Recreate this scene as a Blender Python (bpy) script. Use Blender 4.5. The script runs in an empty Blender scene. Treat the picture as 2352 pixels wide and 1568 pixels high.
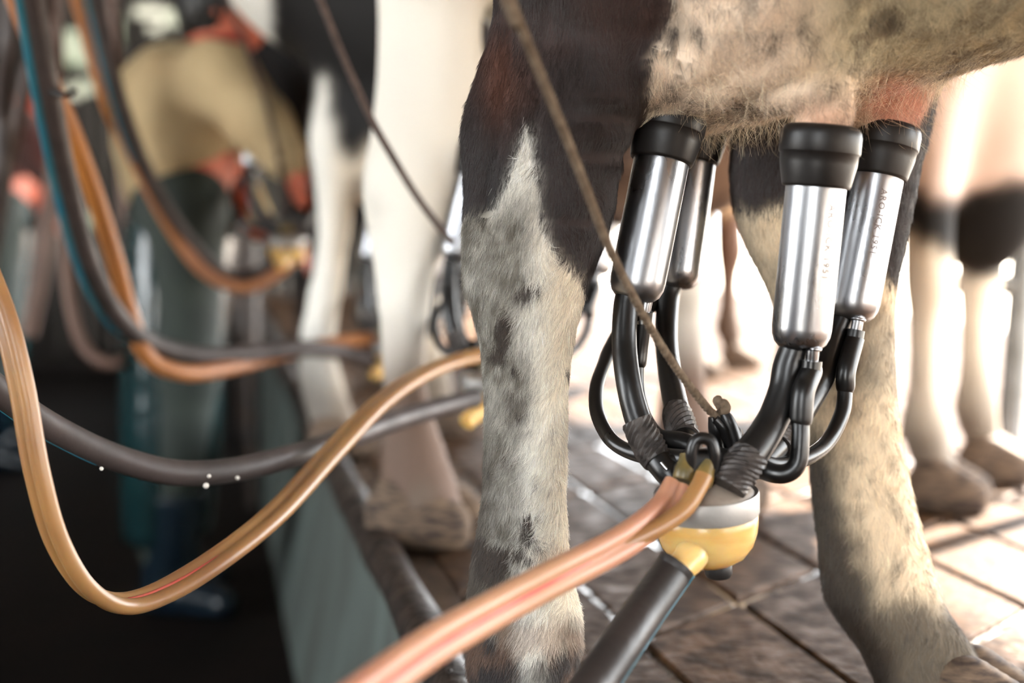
import bpy, math, random
import numpy as np
from mathutils import Vector, Matrix

random.seed(7)
RNG = np.random.default_rng(11)
S = bpy.context.scene
C = S.collection

# ------------------------------------------------------------------ camera
F = 3267.0                      # focal length in pixels of the 2352 px wide frame (50 mm lens)
CAMH = 0.48                     # lens height over the stall floor
PITCH = math.atan(284 / F)
cam = bpy.data.cameras.new('camera')
cam.lens = 50.0
cam.sensor_width = 36.0
cam.clip_start = 0.05
cam.dof.use_dof = True
cam.dof.focus_distance = 1.235
cam.dof.aperture_fstop = 2.3
camo = bpy.data.objects.new('camera', cam)
C.objects.link(camo)
camo.location = (0, 0, CAMH)
camo.rotation_euler = (math.pi / 2 - PITCH, 0, 0)
S.camera = camo

# ------------------------------------------------------------------ light and exposure
S.view_settings.view_transform = 'Standard'
S.view_settings.look = 'None'
S.view_settings.gamma = 1.0
S.view_settings.use_curve_mapping = False
S.view_settings.exposure = 2.78
w = bpy.data.worlds.new('world')
S.world = w
w.use_nodes = True
bg = w.node_tree.nodes['Background']
bg.inputs[0].default_value = (0.93, 0.97, 1.0, 1)
bg.inputs[1].default_value = 2.6
sun = bpy.data.lights.new('sun', 'SUN')
sun.energy = 13.0
sun.color = (1.0, 0.90, 0.78)
sun.angle = math.radians(1.0)
suno = bpy.data.objects.new('sun', sun)
C.objects.link(suno)
suno.rotation_euler = Vector((-0.66, -0.62, -0.66)).to_track_quat('-Z', 'Y').to_euler()
S.cycles.max_bounces = 8
S.cycles.sample_clamp_indirect = 6.0
S.cycles.caustics_reflective = False
S.cycles.caustics_refractive = False


# ------------------------------------------------------------------ helpers
def P(px, py, d):
    """world point seen at pixel px,py at distance d in front of the lens plane"""
    u = (px - 1176) / F
    v = (784 - py) / F
    ry = v * math.sin(PITCH) + math.cos(PITCH)
    rz = v * math.cos(PITCH) - math.sin(PITCH)
    k = d / ry
    return Vector((u * k, d, CAMH + rz * k))


def to_px(p):
    """inverse of P for an (n,3) array"""
    x, y, z = p[:, 0], p[:, 1], p[:, 2] - CAMH
    dep = y * math.cos(PITCH) - z * math.sin(PITCH)
    up = y * math.sin(PITCH) + z * math.cos(PITCH)
    dep = np.maximum(dep, 0.05)
    return 1176 + F * x / dep, 784 - F * up / dep


def lin(r, g, b):
    f = lambda c: (c / 255 / 12.92) if c / 255 <= 0.04045 else ((c / 255 + 0.055) / 1.055) ** 2.4
    return (f(r), f(g), f(b))


def mat(name, col, rough=0.5, metal=0.0, col2=None, nscale=8.0, bump=0.0, bscale=40.0, rough2=None,
        sss=0.0, trans=0.0, coat=0.0, spec=0.5, stretch=None, det=4.0, lo=0.35, hi=0.65, ior=1.45, bdist=0.002):
    m = bpy.data.materials.new(name)
    m.use_nodes = True
    nt = m.node_tree
    N, L = nt.nodes, nt.links
    b = N['Principled BSDF']
    b.inputs['Base Color'].default_value = (*col, 1)
    b.inputs['Roughness'].default_value = rough
    b.inputs['Metallic'].default_value = metal
    b.inputs['IOR'].default_value = ior
    b.inputs['Specular IOR Level'].default_value = spec
    b.inputs['Coat Weight'].default_value = coat
    b.inputs['Coat Roughness'].default_value = 0.1
    b.inputs['Transmission Weight'].default_value = trans
    if sss:
        b.inputs['Subsurface Weight'].default_value = sss
        b.inputs['Subsurface Radius'].default_value = (0.012, 0.006, 0.002)
        b.inputs['Subsurface Scale'].default_value = 1.0
    tc = N.new('ShaderNodeTexCoord')
    vec = tc.outputs['Object']
    if stretch:
        mp = N.new('ShaderNodeMapping')
        mp.inputs['Scale'].default_value = stretch
        L.new(vec, mp.inputs['Vector'])
        vec = mp.outputs['Vector']
    if col2 is not None or rough2 is not None:
        n = N.new('ShaderNodeTexNoise')
        n.inputs['Scale'].default_value = nscale
        n.inputs['Detail'].default_value = det
        L.new(vec, n.inputs['Vector'])
        r = N.new('ShaderNodeMapRange')
        r.inputs['From Min'].default_value = lo
        r.inputs['From Max'].default_value = hi
        L.new(n.outputs['Fac'], r.inputs['Value'])
        if col2 is not None:
            mx = N.new('ShaderNodeMix')
            mx.data_type = 'RGBA'
            mx.inputs[6].default_value = (*col, 1)
            mx.inputs[7].default_value = (*col2, 1)
            L.new(r.outputs[0], mx.inputs[0])
            L.new(mx.outputs[2], b.inputs['Base Color'])
        if rough2 is not None:
            r2 = N.new('ShaderNodeMapRange')
            r2.inputs['To Min'].default_value = rough
            r2.inputs['To Max'].default_value = rough2
            L.new(r.outputs[0], r2.inputs['Value'])
            L.new(r2.outputs[0], b.inputs['Roughness'])
    if bump:
        n2 = N.new('ShaderNodeTexNoise')
        n2.inputs['Scale'].default_value = bscale
        n2.inputs['Detail'].default_value = 5
        L.new(vec, n2.inputs['Vector'])
        bp = N.new('ShaderNodeBump')
        bp.inputs['Strength'].default_value = bump
        bp.inputs['Distance'].default_value = bdist
        L.new(n2.outputs['Fac'], bp.inputs['Height'])
        L.new(bp.outputs[0], b.inputs['Normal'])
    return m


def coat_mat(name, rough=0.7, bump=0.25, sheen=0.15):
    """hide: the coat pattern is held per point, the short pile is fine relief"""
    m = bpy.data.materials.new(name)
    m.use_nodes = True
    N, L = m.node_tree.nodes, m.node_tree.links
    b = N['Principled BSDF']
    a = N.new('ShaderNodeAttribute')
    a.attribute_name = 'coat'
    L.new(a.outputs['Color'], b.inputs['Base Color'])
    b.inputs['Roughness'].default_value = rough
    b.inputs['Specular IOR Level'].default_value = 0.25
    if bump:
        tc = N.new('ShaderNodeTexCoord')
        mp = N.new('ShaderNodeMapping')
        mp.inputs['Scale'].default_value = (1, 1, 0.25)
        n2 = N.new('ShaderNodeTexNoise')
        n2.inputs['Scale'].default_value = 350
        bp = N.new('ShaderNodeBump')
        bp.inputs['Strength'].default_value = bump
        bp.inputs['Distance'].default_value = 0.001
        L.new(tc.outputs['Object'], mp.inputs['Vector'])
        L.new(mp.outputs[0], n2.inputs['Vector'])
        L.new(n2.outputs['Fac'], bp.inputs['Height'])
        L.new(bp.outputs[0], b.inputs['Normal'])
    return m


def tag(o, label=None, cat=None, group=None, kind=None):
    if label: o['label'] = label
    if cat: o['category'] = cat
    if group: o['group'] = group
    if kind: o['kind'] = kind
    return o


def empty(name, loc, label=None, cat=None, group=None):
    o = bpy.data.objects.new(name, None)
    o.location = loc
    o.empty_display_size = 0.05
    C.objects.link(o)
    return tag(o, label, cat, group)


def world_origin(o):
    p = Vector(o.location)
    while o.parent:
        o = o.parent
        p = p + Vector(o.location)
    return p


def obj(name, verts, faces, m, parent=None, origin=None, smooth=True, kind=None, auto=None):
    """vertices are given in world space; parents are unrotated"""
    v = np.asarray([tuple(q) for q in verts] if not isinstance(verts, np.ndarray) else verts, dtype=np.float64)
    po = world_origin(parent) if parent else Vector((0, 0, 0))
    if origin is None:
        origin = po if parent else Vector((v[:, 0].mean(), v[:, 1].mean(), v[:, 2].min()))
    origin = Vector(origin)
    me = bpy.data.meshes.new(name)
    me.from_pydata((v - np.array(origin)).tolist(), [], faces if isinstance(faces, list) else faces.tolist())
    me.update()
    if smooth:
        me.polygons.foreach_set('use_smooth', [True] * len(me.polygons))
        if auto:
            me.set_sharp_from_angle(angle=math.radians(auto))
    if m: me.materials.append(m)
    o = bpy.data.objects.new(name, me)
    C.objects.link(o)
    if parent: o.parent = parent
    o.location = origin - po
    if kind: o['kind'] = kind
    return o


def box(x0, x1, y0, y1, z0, z1):
    v = [(x, y, z) for x in (x0, x1) for y in (y0, y1) for z in (z0, z1)]
    f = [(0, 1, 3, 2), (4, 6, 7, 5), (0, 4, 5, 1), (2, 3, 7, 6), (0, 2, 6, 4), (1, 5, 7, 3)]
    return v, f


def catmull(pts, n=8):
    """pts: list of tuples of any length -> densified array"""
    a = np.array(pts, dtype=float)
    a = np.vstack([2 * a[0] - a[1], a, 2 * a[-1] - a[-2]])
    out = []
    for i in range(1, len(a) - 2):
        p0, p1, p2, p3 = a[i - 1], a[i], a[i + 1], a[i + 2]
        for k in range(n):
            t = k / n
            out.append(0.5 * ((2 * p1) + (-p0 + p2) * t + (2 * p0 - 5 * p1 + 4 * p2 - p3) * t * t
                              + (-p0 + 3 * p1 - 3 * p2 + p3) * t ** 3))
    out.append(a[-2])
    return np.array(out)


def frames(pts, up=(0, 0, 1)):
    t = np.gradient(pts, axis=0)
    t /= np.linalg.norm(t, axis=1)[:, None] + 1e-12
    u = np.array(up, float)
    A, B = [], []
    a = u - t[0] * (u @ t[0])
    if np.linalg.norm(a) < 0.1:
        u = np.array([1.0, 0, 0])
        a = u - t[0] * (u @ t[0])
    a /= np.linalg.norm(a)
    for i in range(len(pts)):
        a = a - t[i] * (a @ t[i])
        a /= np.linalg.norm(a) + 1e-12
        A.append(a.copy())
        B.append(np.cross(t[i], a))
    return t, np.array(A), np.array(B)


def tube_geo(pts, rad, seg=14, caps=True, profile=None, up=(0, 0, 1), twist=None):
    """sweep a round (or given) profile along pts"""
    pts = np.asarray(pts, float)
    n = len(pts)
    rad = np.broadcast_to(np.asarray(rad, float), (n,))
    t, A, B = frames(pts, up)
    if profile is None:
        ang = np.linspace(0, 2 * np.pi, seg, endpoint=False)
        profile = np.stack([np.cos(ang), np.sin(ang)], 1)
    m = len(profile)
    V = np.zeros((n, m, 3))
    for i in range(n):
        a, b = A[i], B[i]
        if twist is not None:
            c, s = math.cos(twist[i]), math.sin(twist[i])
            a, b = a * c + b * s, -a * s + b * c
        V[i] = pts[i] + rad[i] * (profile[:, :1] * a + profile[:, 1:] * b)
    V = V.reshape(-1, 3)
    Fc = []
    for i in range(n - 1):
        for j in range(m):
            k = (j + 1) % m
            Fc.append((i * m + j, i * m + k, (i + 1) * m + k, (i + 1) * m + j))
    if caps:
        Fc.append(tuple(range(m))[::-1])
        Fc.append(tuple((n - 1) * m + j for j in range(m)))
    return V, Fc


def lathe_geo(profile, p0, axis, seg=40, sx=None):
    """profile: list of (radius, distance along axis)"""
    axis = Vector(axis).normalized()
    a = axis.orthogonal().normalized()
    b = axis.cross(a)
    p0 = Vector(p0)
    V, Fc = [], []
    for (r, t) in profile:
        for j in range(seg):
            th = 2 * math.pi * j / seg
            V.append(p0 + axis * t + a * (r * math.cos(th)) + b * (r * math.sin(th)))
    n = len(profile)
    for i in range(n - 1):
        for j in range(seg):
            k = (j + 1) % seg
            Fc.append((i * seg + j, i * seg + k, (i + 1) * seg + k, (i + 1) * seg + j))
    Fc.append(tuple(range(seg))[::-1])
    Fc.append(tuple((n - 1) * seg + j for j in range(seg)))
    return V, Fc


def pxpath(lst, n=8):
    """lst of (px,py,depth[,extra...]) -> smooth world path"""
    w_ = [tuple(P(*q[:3])) + tuple(q[3:]) for q in lst]
    return catmull(w_, n)


def tube(name, lst, r, m, parent=None, n=8, seg=14, px=True, up=(0, 0, 1), **k):
    pts = pxpath(lst, n) if px else catmull([tuple(q) for q in lst], n)
    rr = pts[:, 3] if pts.shape[1] > 3 else r
    V, Fc = tube_geo(pts[:, :3], rr, seg, up=up)
    return obj(name, V, Fc, m, parent, smooth=True, auto=60, **k)


# value noise in numpy -------------------------------------------------
_perm = RNG.random((32, 32, 32)).astype(np.float32)


def vnoise(p, scale):
    q = np.asarray(p, dtype=np.float64) * scale + 100.0
    i = np.floor(q).astype(int)
    f = q - i
    f = f * f * (3 - 2 * f)
    i0, i1 = i % 32, (i + 1) % 32
    g = lambda a, b, c: _perm[a, b, c]
    x0, x1, y0, y1, z0, z1 = i0[:, 0], i1[:, 0], i0[:, 1], i1[:, 1], i0[:, 2], i1[:, 2]
    fx, fy, fz = f[:, 0], f[:, 1], f[:, 2]
    c00 = g(x0, y0, z0) * (1 - fx) + g(x1, y0, z0) * fx
    c10 = g(x0, y1, z0) * (1 - fx) + g(x1, y1, z0) * fx
    c01 = g(x0, y0, z1) * (1 - fx) + g(x1, y0, z1) * fx
    c11 = g(x0, y1, z1) * (1 - fx) + g(x1, y1, z1) * fx
    return (c00 * (1 - fy) + c10 * fy) * (1 - fz) + (c01 * (1 - fy) + c11 * fy) * fz


def fbm(p, scale, o=3):
    s, a, t = 0, 1.0, 0
    for k in range(o):
        s = s + a * vnoise(p + k * 3.7, scale * 2 ** k)
        t += a
        a *= 0.5
    return s / t


def sstep(a, b, x):
    t = np.clip((x - a) / (b - a), 0, 1)
    return t * t * (3 - 2 * t)


def inpoly(px, py, poly):
    c = np.zeros(len(px), bool)
    n = len(poly)
    j = n - 1
    for i in range(n):
        xi, yi = poly[i]
        xj, yj = poly[j]
        cond = ((yi > py) != (yj > py)) & (px < (xj - xi) * (py - yi) / (yj - yi + 1e-9) + xi)
        c ^= cond
        j = i
    return c


# blended volumes -> one continuous skin --------------------------------
class Field:
    def __init__(s, xs, ys, zs):
        s.ax = [np.asarray(a, np.float32) for a in (xs, ys, zs)]
        s.d = np.full([len(a) for a in s.ax], 0.5, np.float32)

    def sub(s, lo, hi):
        sl = []
        for k in range(3):
            i0 = np.searchsorted(s.ax[k], lo[k])
            i1 = np.searchsorted(s.ax[k], hi[k])
            sl.append(slice(max(i0, 0), min(i1 + 1, len(s.ax[k]))))
        X = s.ax[0][sl[0]][:, None, None]
        Y = s.ax[1][sl[1]][None, :, None]
        Z = s.ax[2][sl[2]][None, None, :]
        return tuple(sl), X, Y, Z

    def add(s, sl, v, k=0.03):
        a = s.d[sl]
        h = np.maximum(k - np.abs(a - v), 0) / k
        s.d[sl] = np.minimum(a, v) - h * h * k * 0.25

    def cut(s, fn, k=0.004):
        sl, X, Y, Z = s.sub((-99,) * 3, (99,) * 3)
        v = fn(X, Y, Z)
        s.d = np.maximum(s.d, v)

    def ell(s, c, r, k=0.03, yaw=0.0):
        R = max(r) + 0.08
        sl, X, Y, Z = s.sub([c[i] - R for i in range(3)], [c[i] + R for i in range(3)])
        x, y, z = X - c[0], Y - c[1], Z - c[2]
        if yaw:
            x, y = x * math.cos(yaw) + y * math.sin(yaw), -x * math.sin(yaw) + y * math.cos(yaw)
        k0 = np.sqrt((x / r[0]) ** 2 + (y / r[1]) ** 2 + (z / r[2]) ** 2)
        k1 = np.sqrt((x / r[0] ** 2) ** 2 + (y / r[1] ** 2) ** 2 + (z / r[2] ** 2) ** 2) + 1e-6
        s.add(sl, k0 * (k0 - 1) / k1, k)

    def cap(s, p0, r0, p1, r1, k=0.02, sq=None):
        R = max(r0, r1) + 0.06
        lo = [min(p0[i], p1[i]) - R for i in range(3)]
        hi = [max(p0[i], p1[i]) + R for i in range(3)]
        sl, X, Y, Z = s.sub(lo, hi)
        b = [p1[i] - p0[i] for i in range(3)]
        bb = sum(q * q for q in b) + 1e-9
        x, y, z = X - p0[0], Y - p0[1], Z - p0[2]
        t = np.clip((x * b[0] + y * b[1] + z * b[2]) / bb, 0, 1)
        dx, dy, dz = x - t * b[0], y - t * b[1], z - t * b[2]
        if sq: dx, dy, dz = dx / sq[0], dy / sq[1], dz / sq[2]
        s.add(sl, np.sqrt(dx * dx + dy * dy + dz * dz) - (r0 + t * (r1 - r0)), k)

    def spine(s, axis, rows, k=0.03, yaw=0.0):
        """rows: (t, c1, c2, r1, r2) ordered by t along axis; c/r for the two other axes"""
        rows = sorted(rows)
        A = np.array(rows, float)
        d_ = catmull(rows, 6)
        t = d_[:, 0]
        o1, o2 = [(1, 2), (0, 2), (0, 1)][axis]
        R1 = (np.abs(A[:, 3]).max() + 0.07)
        R2 = (np.abs(A[:, 4]).max() + 0.07)
        lo, hi = [0] * 3, [0] * 3
        lo[axis], hi[axis] = A[0, 0] - 0.07, A[-1, 0] + 0.07
        lo[o1], hi[o1] = A[:, 1].min() - R1, A[:, 1].max() + R1
        lo[o2], hi[o2] = A[:, 2].min() - R2, A[:, 2].max() + R2
        sl, X, Y, Z = s.sub(lo, hi)
        G = [X, Y, Z]
        T = G[axis]
        Tc = np.clip(T, A[0, 0], A[-1, 0])
        f = lambda c: np.interp(Tc, t, d_[:, c]).astype(np.float32)
        x, y = G[o1] - f(1), G[o2] - f(2)
        if yaw:
            x, y = x * math.cos(yaw) + y * math.sin(yaw), -x * math.sin(yaw) + y * math.cos(yaw)
        r1, r2 = f(3), f(4)
        k0 = np.sqrt((x / r1) ** 2 + (y / r2) ** 2)
        k1 = np.sqrt((x / r1 ** 2) ** 2 + (y / r2 ** 2) ** 2) + 1e-6
        v = k0 * (k0 - 1) / k1
        e = np.abs(T - Tc)
        v = np.where(e > 0, np.sqrt(np.maximum(v, 0) ** 2 + e ** 2) + np.minimum(v, 0) * 0, v)
        s.add(sl, v.astype(np.float32), k)

    def mesh(s):
        d = s.d
        nx, ny, nz = d.shape
        ins = d < 0
        cnt = np.zeros((nx - 1, ny - 1, nz - 1), np.int8)
        for a in (0, 1):
            for b in (0, 1):
                for c in (0, 1):
                    cnt += ins[a:nx - 1 + a, b:ny - 1 + b, c:nz - 1 + c]
        act = np.argwhere((cnt > 0) & (cnt < 8))
        idx = np.full((nx - 1, ny - 1, nz - 1), -1, np.int32)
        idx[act[:, 0], act[:, 1], act[:, 2]] = np.arange(len(act))
        acc = np.zeros((len(act), 3))
        num = np.zeros(len(act))
        X = [s.ax[0].astype(float), s.ax[1].astype(float), s.ax[2].astype(float)]
        for axis in range(3):
            o1, o2 = [(1, 2), (0, 2), (0, 1)][axis]
            for a in (0, 1):
                for b in (0, 1):
                    i0 = act.copy()
                    i0[:, o1] += a
                    i0[:, o2] += b
                    i1 = i0.copy()
                    i1[:, axis] += 1
                    v0 = d[i0[:, 0], i0[:, 1], i0[:, 2]]
                    v1 = d[i1[:, 0], i1[:, 1], i1[:, 2]]
                    cr = (v0 < 0) != (v1 < 0)
                    t = np.where(cr, v0 / (v0 - v1 + 1e-12), 0)
                    p0 = np.stack([X[k][i0[:, k]] for k in range(3)], 1)
                    p1 = np.stack([X[k][i1[:, k]] for k in range(3)], 1)
                    acc += np.where(cr[:, None], p0 + (p1 - p0) * t[:, None], 0)
                    num += cr
        V = acc / num[:, None]
        faces = []
        for axis in range(3):
            o1, o2 = [(1, 2), (0, 2), (0, 1)][axis]
            a = np.moveaxis(ins, axis, 0)
            ch = a[:-1] != a[1:]
            e = np.argwhere(ch)
            sg = a[:-1][ch]
            e1 = np.zeros_like(e)
            e1[:, axis] = e[:, 0]
            e1[:, o1] = e[:, 1]
            e1[:, o2] = e[:, 2]
            ok = (e1[:, o1] > 0) & (e1[:, o2] > 0) & (e1[:, o1] < d.shape[o1] - 1) & (e1[:, o2] < d.shape[o2] - 1)
            e1, sg = e1[ok], sg[ok]

            def g(da, db):
                q = e1.copy()
                q[:, o1] += da
                q[:, o2] += db
                return idx[q[:, 0], q[:, 1], q[:, 2]]
            q = np.stack([g(-1, -1), g(0, -1), g(0, 0), g(-1, 0)], 1)
            flip = ~sg if axis != 1 else sg
            q[flip] = q[flip][:, ::-1]
            faces.append(q)
        return V, np.vstack(faces)


def vnormals(V, Fq):
    n = np.cross(V[Fq[:, 2]] - V[Fq[:, 0]], V[Fq[:, 3]] - V[Fq[:, 1]])
    N = np.zeros_like(V)
    for k in range(4):
        np.add.at(N, Fq[:, k], n)
    N /= np.linalg.norm(N, axis=1)[:, None] + 1e-12
    return N


def smooth_v(V, Fq, it=2, lam=0.5):
    for _ in range(it):
        acc = np.zeros_like(V)
        c = np.zeros(len(V))
        for k in range(4):
            a, b = Fq[:, k], Fq[:, (k + 1) % 4]
            np.add.at(acc, a, V[b])
            np.add.at(acc, b, V[a])
            np.add.at(c, a, 1)
            np.add.at(c, b, 1)
        V = V * (1 - lam) + lam * acc / np.maximum(c, 1)[:, None]
    return V


def put_coat(me, col):
    at = me.attributes.new('coat', 'FLOAT_COLOR', 'POINT')
    buf = np.ones((len(col), 4), np.float32)
    buf[:, :3] = col
    at.data.foreach_set('color', buf.ravel())


# ------------------------------------------------------------------ materials
M = {}
M['coat'] = coat_mat('hide')
M['hair'] = coat_mat('hair', rough=0.45, bump=0)
M['hair'].node_tree.nodes['Principled BSDF'].inputs['Specular IOR Level'].default_value = 0.5
M['horn'] = mat('mud caked hoof', lin(112, 92, 73), 0.8, col2=lin(49, 37, 31), nscale=40, bump=0.4, bscale=50, stretch=(1, 1, 4))
M['steel'] = mat('stainless steel', (0.37, 0.375, 0.39), 0.24, 1.0, rough2=0.36, nscale=30, bump=0.05, bscale=400, stretch=(1, 1, 0.3))
M['dullsteel'] = mat('dull steel band', (0.3100, 0.2914, 0.2728), 0.42, 0.55, rough2=0.6, nscale=60, bump=0.08, bscale=300)
M['rubber'] = mat('black rubber', (0.0065, 0.0055, 0.0055), 0.36, col2=(0.0130, 0.0110, 0.0100), nscale=25, rough2=0.5, bump=0.15, bscale=220, spec=0.4, bdist=0.0006)
M['tuberubber'] = mat('black tube rubber', (0.0050, 0.0045, 0.0045), 0.27, rough2=0.4, nscale=20, bump=0.06, bscale=150, spec=0.6)
M['hosegrey'] = mat('worn grey hose rubber', lin(67, 57, 54), 0.45, col2=lin(50, 42, 39), nscale=18, bump=0.25, bscale=90, rough2=0.6)
M['hoseblack'] = mat('black hose rubber', lin(43, 37, 35), 0.38, col2=lin(32, 28, 26), nscale=14, bump=0.25, bscale=90, rough2=0.5)
M['teal'] = mat('teal stripe', lin(24, 95, 115), 0.5, col2=lin(48, 95, 103), nscale=20)
M['amber'] = mat('amber silicone tube', lin(150, 110, 66), 0.36, col2=lin(128, 88, 54), nscale=10, sss=0.35, bump=0.05, bscale=80, spec=0.6)
M['amberpink'] = mat('stained pinkish silicone tube', lin(166, 108, 88), 0.4, col2=lin(168, 126, 96), nscale=4, sss=0.3, bump=0.05, bscale=80)
M['orange'] = mat('orange brown tube', lin(167, 105, 49), 0.42, col2=lin(151, 102, 75), nscale=4, spec=0.5)
M['brown'] = mat('brown tube', lin(62, 39, 26), 0.5, col2=lin(47, 30, 23), nscale=6)
M['pinkhose'] = mat('pinkish hose', lin(115, 89, 76), 0.5, col2=lin(92, 69, 59), nscale=6)
M['red'] = mat('red residue in tube groove', lin(182, 66, 54), 0.3, col2=lin(192, 92, 78), nscale=30, sss=0.2)
M['bowl'] = mat('yellowed translucent bowl', lin(206, 174, 112), 0.28, col2=lin(196, 146, 74), nscale=14, sss=0.7, spec=0.5, stretch=(1, 1, 4))
M['bowl'].node_tree.nodes['Principled BSDF'].inputs['Subsurface Radius'].default_value = (0.03, 0.018, 0.006)
M['lid'] = mat('grey plastic lid', lin(150, 136, 124), 0.5, col2=lin(109, 95, 83), nscale=30, bump=0.1)
M['sleeve'] = mat('scaly grip', (0.030, 0.025, 0.023), 0.45, col2=(0.07, 0.058, 0.052), nscale=90, bump=0.3, bscale=200)
M['rope'] = mat('dirty hemp cord', lin(121, 106, 90), 0.9, col2=lin(93, 79, 66), nscale=120, bump=0.9, bscale=500, spec=0.1, bdist=0.001)
M['ropedark'] = mat('dark cord', lin(87, 73, 67), 0.9, col2=lin(71, 59, 54), nscale=60)
M['rail'] = mat('mud caked dark pipe', lin(52, 41, 34), 0.4, col2=lin(26, 20, 17), nscale=30, bump=1.0, bscale=90, rough2=0.7, spec=0.3, bdist=0.004)
M['pitwall'] = mat('grey green painted concrete', lin(90, 100, 95), 0.55, col2=lin(68, 71, 66), nscale=3.5, bump=0.3, bscale=30, stretch=(1, 1, 0.35), rough2=0.8)
M['pitwalld'] = mat('stained concrete', lin(73, 78, 75), 0.6, col2=lin(52, 48, 43), nscale=3.0, bump=0.3, bscale=30, stretch=(1, 1, 0.35))
M['pitfloor'] = mat('dark wet pit floor', lin(21, 14, 11), 0.7, col2=lin(12, 8, 6), nscale=5, bump=0.4, bscale=25, spec=0.12)
M['barn'] = mat('dark barn boards', lin(30, 23, 18), 0.8, col2=lin(18, 14, 11), nscale=4, bump=0.5, bscale=30, stretch=(6, 6, 0.5))
M['roof'] = mat('dark roof sheet', lin(44, 39, 35), 0.7, col2=lin(30, 26, 24), nscale=3)
M['ground'] = mat('pale sunlit concrete', lin(205, 196, 180), 0.8, col2=lin(180, 168, 150), nscale=1.5, bump=0.2, bscale=12)
M['frame'] = mat('dark painted stall pipe', lin(48, 43, 40), 0.5, col2=lin(71, 55, 44), nscale=12)
M['galv'] = mat('galvanised pipe', lin(119, 119, 117), 0.45, 0.5, col2=lin(95, 94, 90), nscale=14)
M['shirt'] = mat('khaki cloth', lin(182, 161, 123), 0.9, col2=lin(170, 146, 109), nscale=5, bump=0.5, bscale=9, bdist=0.02)
M['shirt2'] = mat('dull red cloth', lin(87, 41, 35), 0.9, col2=lin(68, 48, 44), nscale=6)
M['apron'] = mat('dark green plastic apron', (0.0040, 0.0180, 0.0200), 0.22, col2=(0.0060, 0.0230, 0.0240), nscale=6, bump=0.6, bscale=5, spec=0.6, coat=0.4, bdist=0.03)
M['trouser'] = mat('dark green trousers', lin(43, 51, 44), 0.75, col2=lin(34, 41, 37), nscale=8)
M['boot'] = mat('dark blue rubber boot', (0.0036, 0.0096, 0.0156), 0.25, spec=0.6)
M['skin'] = mat('sunburnt skin', lin(196, 106, 80), 0.55, col2=lin(180, 92, 68), nscale=10, sss=0.1)
M['hairb'] = mat('black hair', (0.008, 0.007, 0.006), 0.5, bump=0.5, bscale=60)
M['redcloth'] = mat('red scarf cloth', lin(150, 56, 46), 0.9)
M['whiteplastic'] = mat('white plastic', lin(214, 208, 198), 0.4)


def tile_mat():
    m = mat('wet muddy stone slab', lin(82, 58, 38), 0.45, col2=lin(40, 27, 17), nscale=24, bump=0.8, bscale=60, rough2=0.75, det=6, spec=0.1, bdist=0.003)
    N, L = m.node_tree.nodes, m.node_tree.links
    b = N['Principled BSDF']
    src = b.inputs['Base Color'].links[0].from_socket
    oi = N.new('ShaderNodeObjectInfo')
    mr = N.new('ShaderNodeMapRange')
    mr.inputs['To Min'].default_value = 0.75
    mr.inputs['To Max'].default_value = 1.2
    L.new(oi.outputs['Random'], mr.inputs['Value'])
    mx = N.new('ShaderNodeVectorMath')
    mx.operation = 'SCALE'
    L.new(src, mx.inputs[0])
    L.new(mr.outputs[0], mx.inputs['Scale'])
    L.new(mx.outputs[0], b.inputs['Base Color'])
    return m


M['tile'] = tile_mat()
M['joint'] = mat('standing water in joints', lin(60, 49, 41), 0.06, bump=0.5, bscale=30, spec=0.7, bdist=0.004, coat=0.3)

# ------------------------------------------------------------------ setting
RD = Vector((-0.2095, 0.9778, 0))           # along the pit edge
RN = Vector((0.9778, 0.2095, 0))            # away from the pit
R0 = Vector((-0.028, 1.25, 0))


def W(a, n, z):
    """a metres along the edge, n metres into the stall side"""
    q = R0 + RD * a + RN * n
    return Vector((q.x, q.y, z))


PITZ = -0.446


def prism(corners, z0, z1):
    n = len(corners)
    V = [(c[0], c[1], z0) for c in corners] + [(c[0], c[1], z1) for c in corners]
    Fc = [tuple(range(n))[::-1], tuple(range(n, 2 * n))] + [(i, (i + 1) % n, n + (i + 1) % n, n + i) for i in range(n)]
    return V, Fc


def slab(name, a0, a1, n0, n1, z0, z1, m, parent=None, kind='structure'):
    V, Fc = prism([W(a0, n0, 0), W(a0, n1, 0), W(a1, n1, 0), W(a1, n0, 0)], z0, z1)
    o = obj(name, V, Fc, m, parent, smooth=False)
    if not parent: o['kind'] = kind
    return o


slab('floor', -4.5, 8.5, -1.75, 0.0, PITZ - 0.1, PITZ, M['pitfloor'])
# the stall side: bed with wet joints, slabs on top
stall = slab('floor', -4.5, 8.5, -0.001, 3.2, PITZ - 0.1, -0.006, M['joint'])
slab('floor', -4.5, 8.5, -5.6, -1.75, PITZ - 0.1, 0.0, M['pitfloor'])
V, Fc = prism([(-60, -60), (60, -60), (60, 60), (-60, 60)], -0.62, -0.56)
obj('ground', V, Fc, M['ground'], smooth=False, kind='structure')
V, Fc = prism([W(-4.5, 3.2, 0), W(-4.5, 40, 0), W(40, 40, 0), W(40, -6, 0), W(8.5, -6, 0), W(8.5, 3.2, 0)], -0.3, -0.03)
obj('ground', V, Fc, M['ground'], smooth=False, kind='structure')

# pit wall: battered foot and upright upper part under the kerb
Vw = [W(-4.5, 0.0, -0.02), W(8.5, 0.0, -0.02), W(8.5, -0.015, -0.17), W(-4.5, -0.015, -0.17),
      W(-4.5, -0.075, PITZ), W(8.5, -0.075, PITZ), W(-4.5, 0.03, PITZ), W(8.5, 0.03, PITZ), W(8.5, 0.03, -0.02), W(-4.5, 0.03, -0.02)]
obj('wall_pit', Vw, [(0, 1, 2, 3), (3, 2, 5, 4), (0, 9, 8, 1)], M['pitwall'], smooth=False, kind='structure')
slab('wall_pit', -4.5, 8.5, -1.80, -1.75, PITZ, 0.02, M['pitwalld'])

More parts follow.
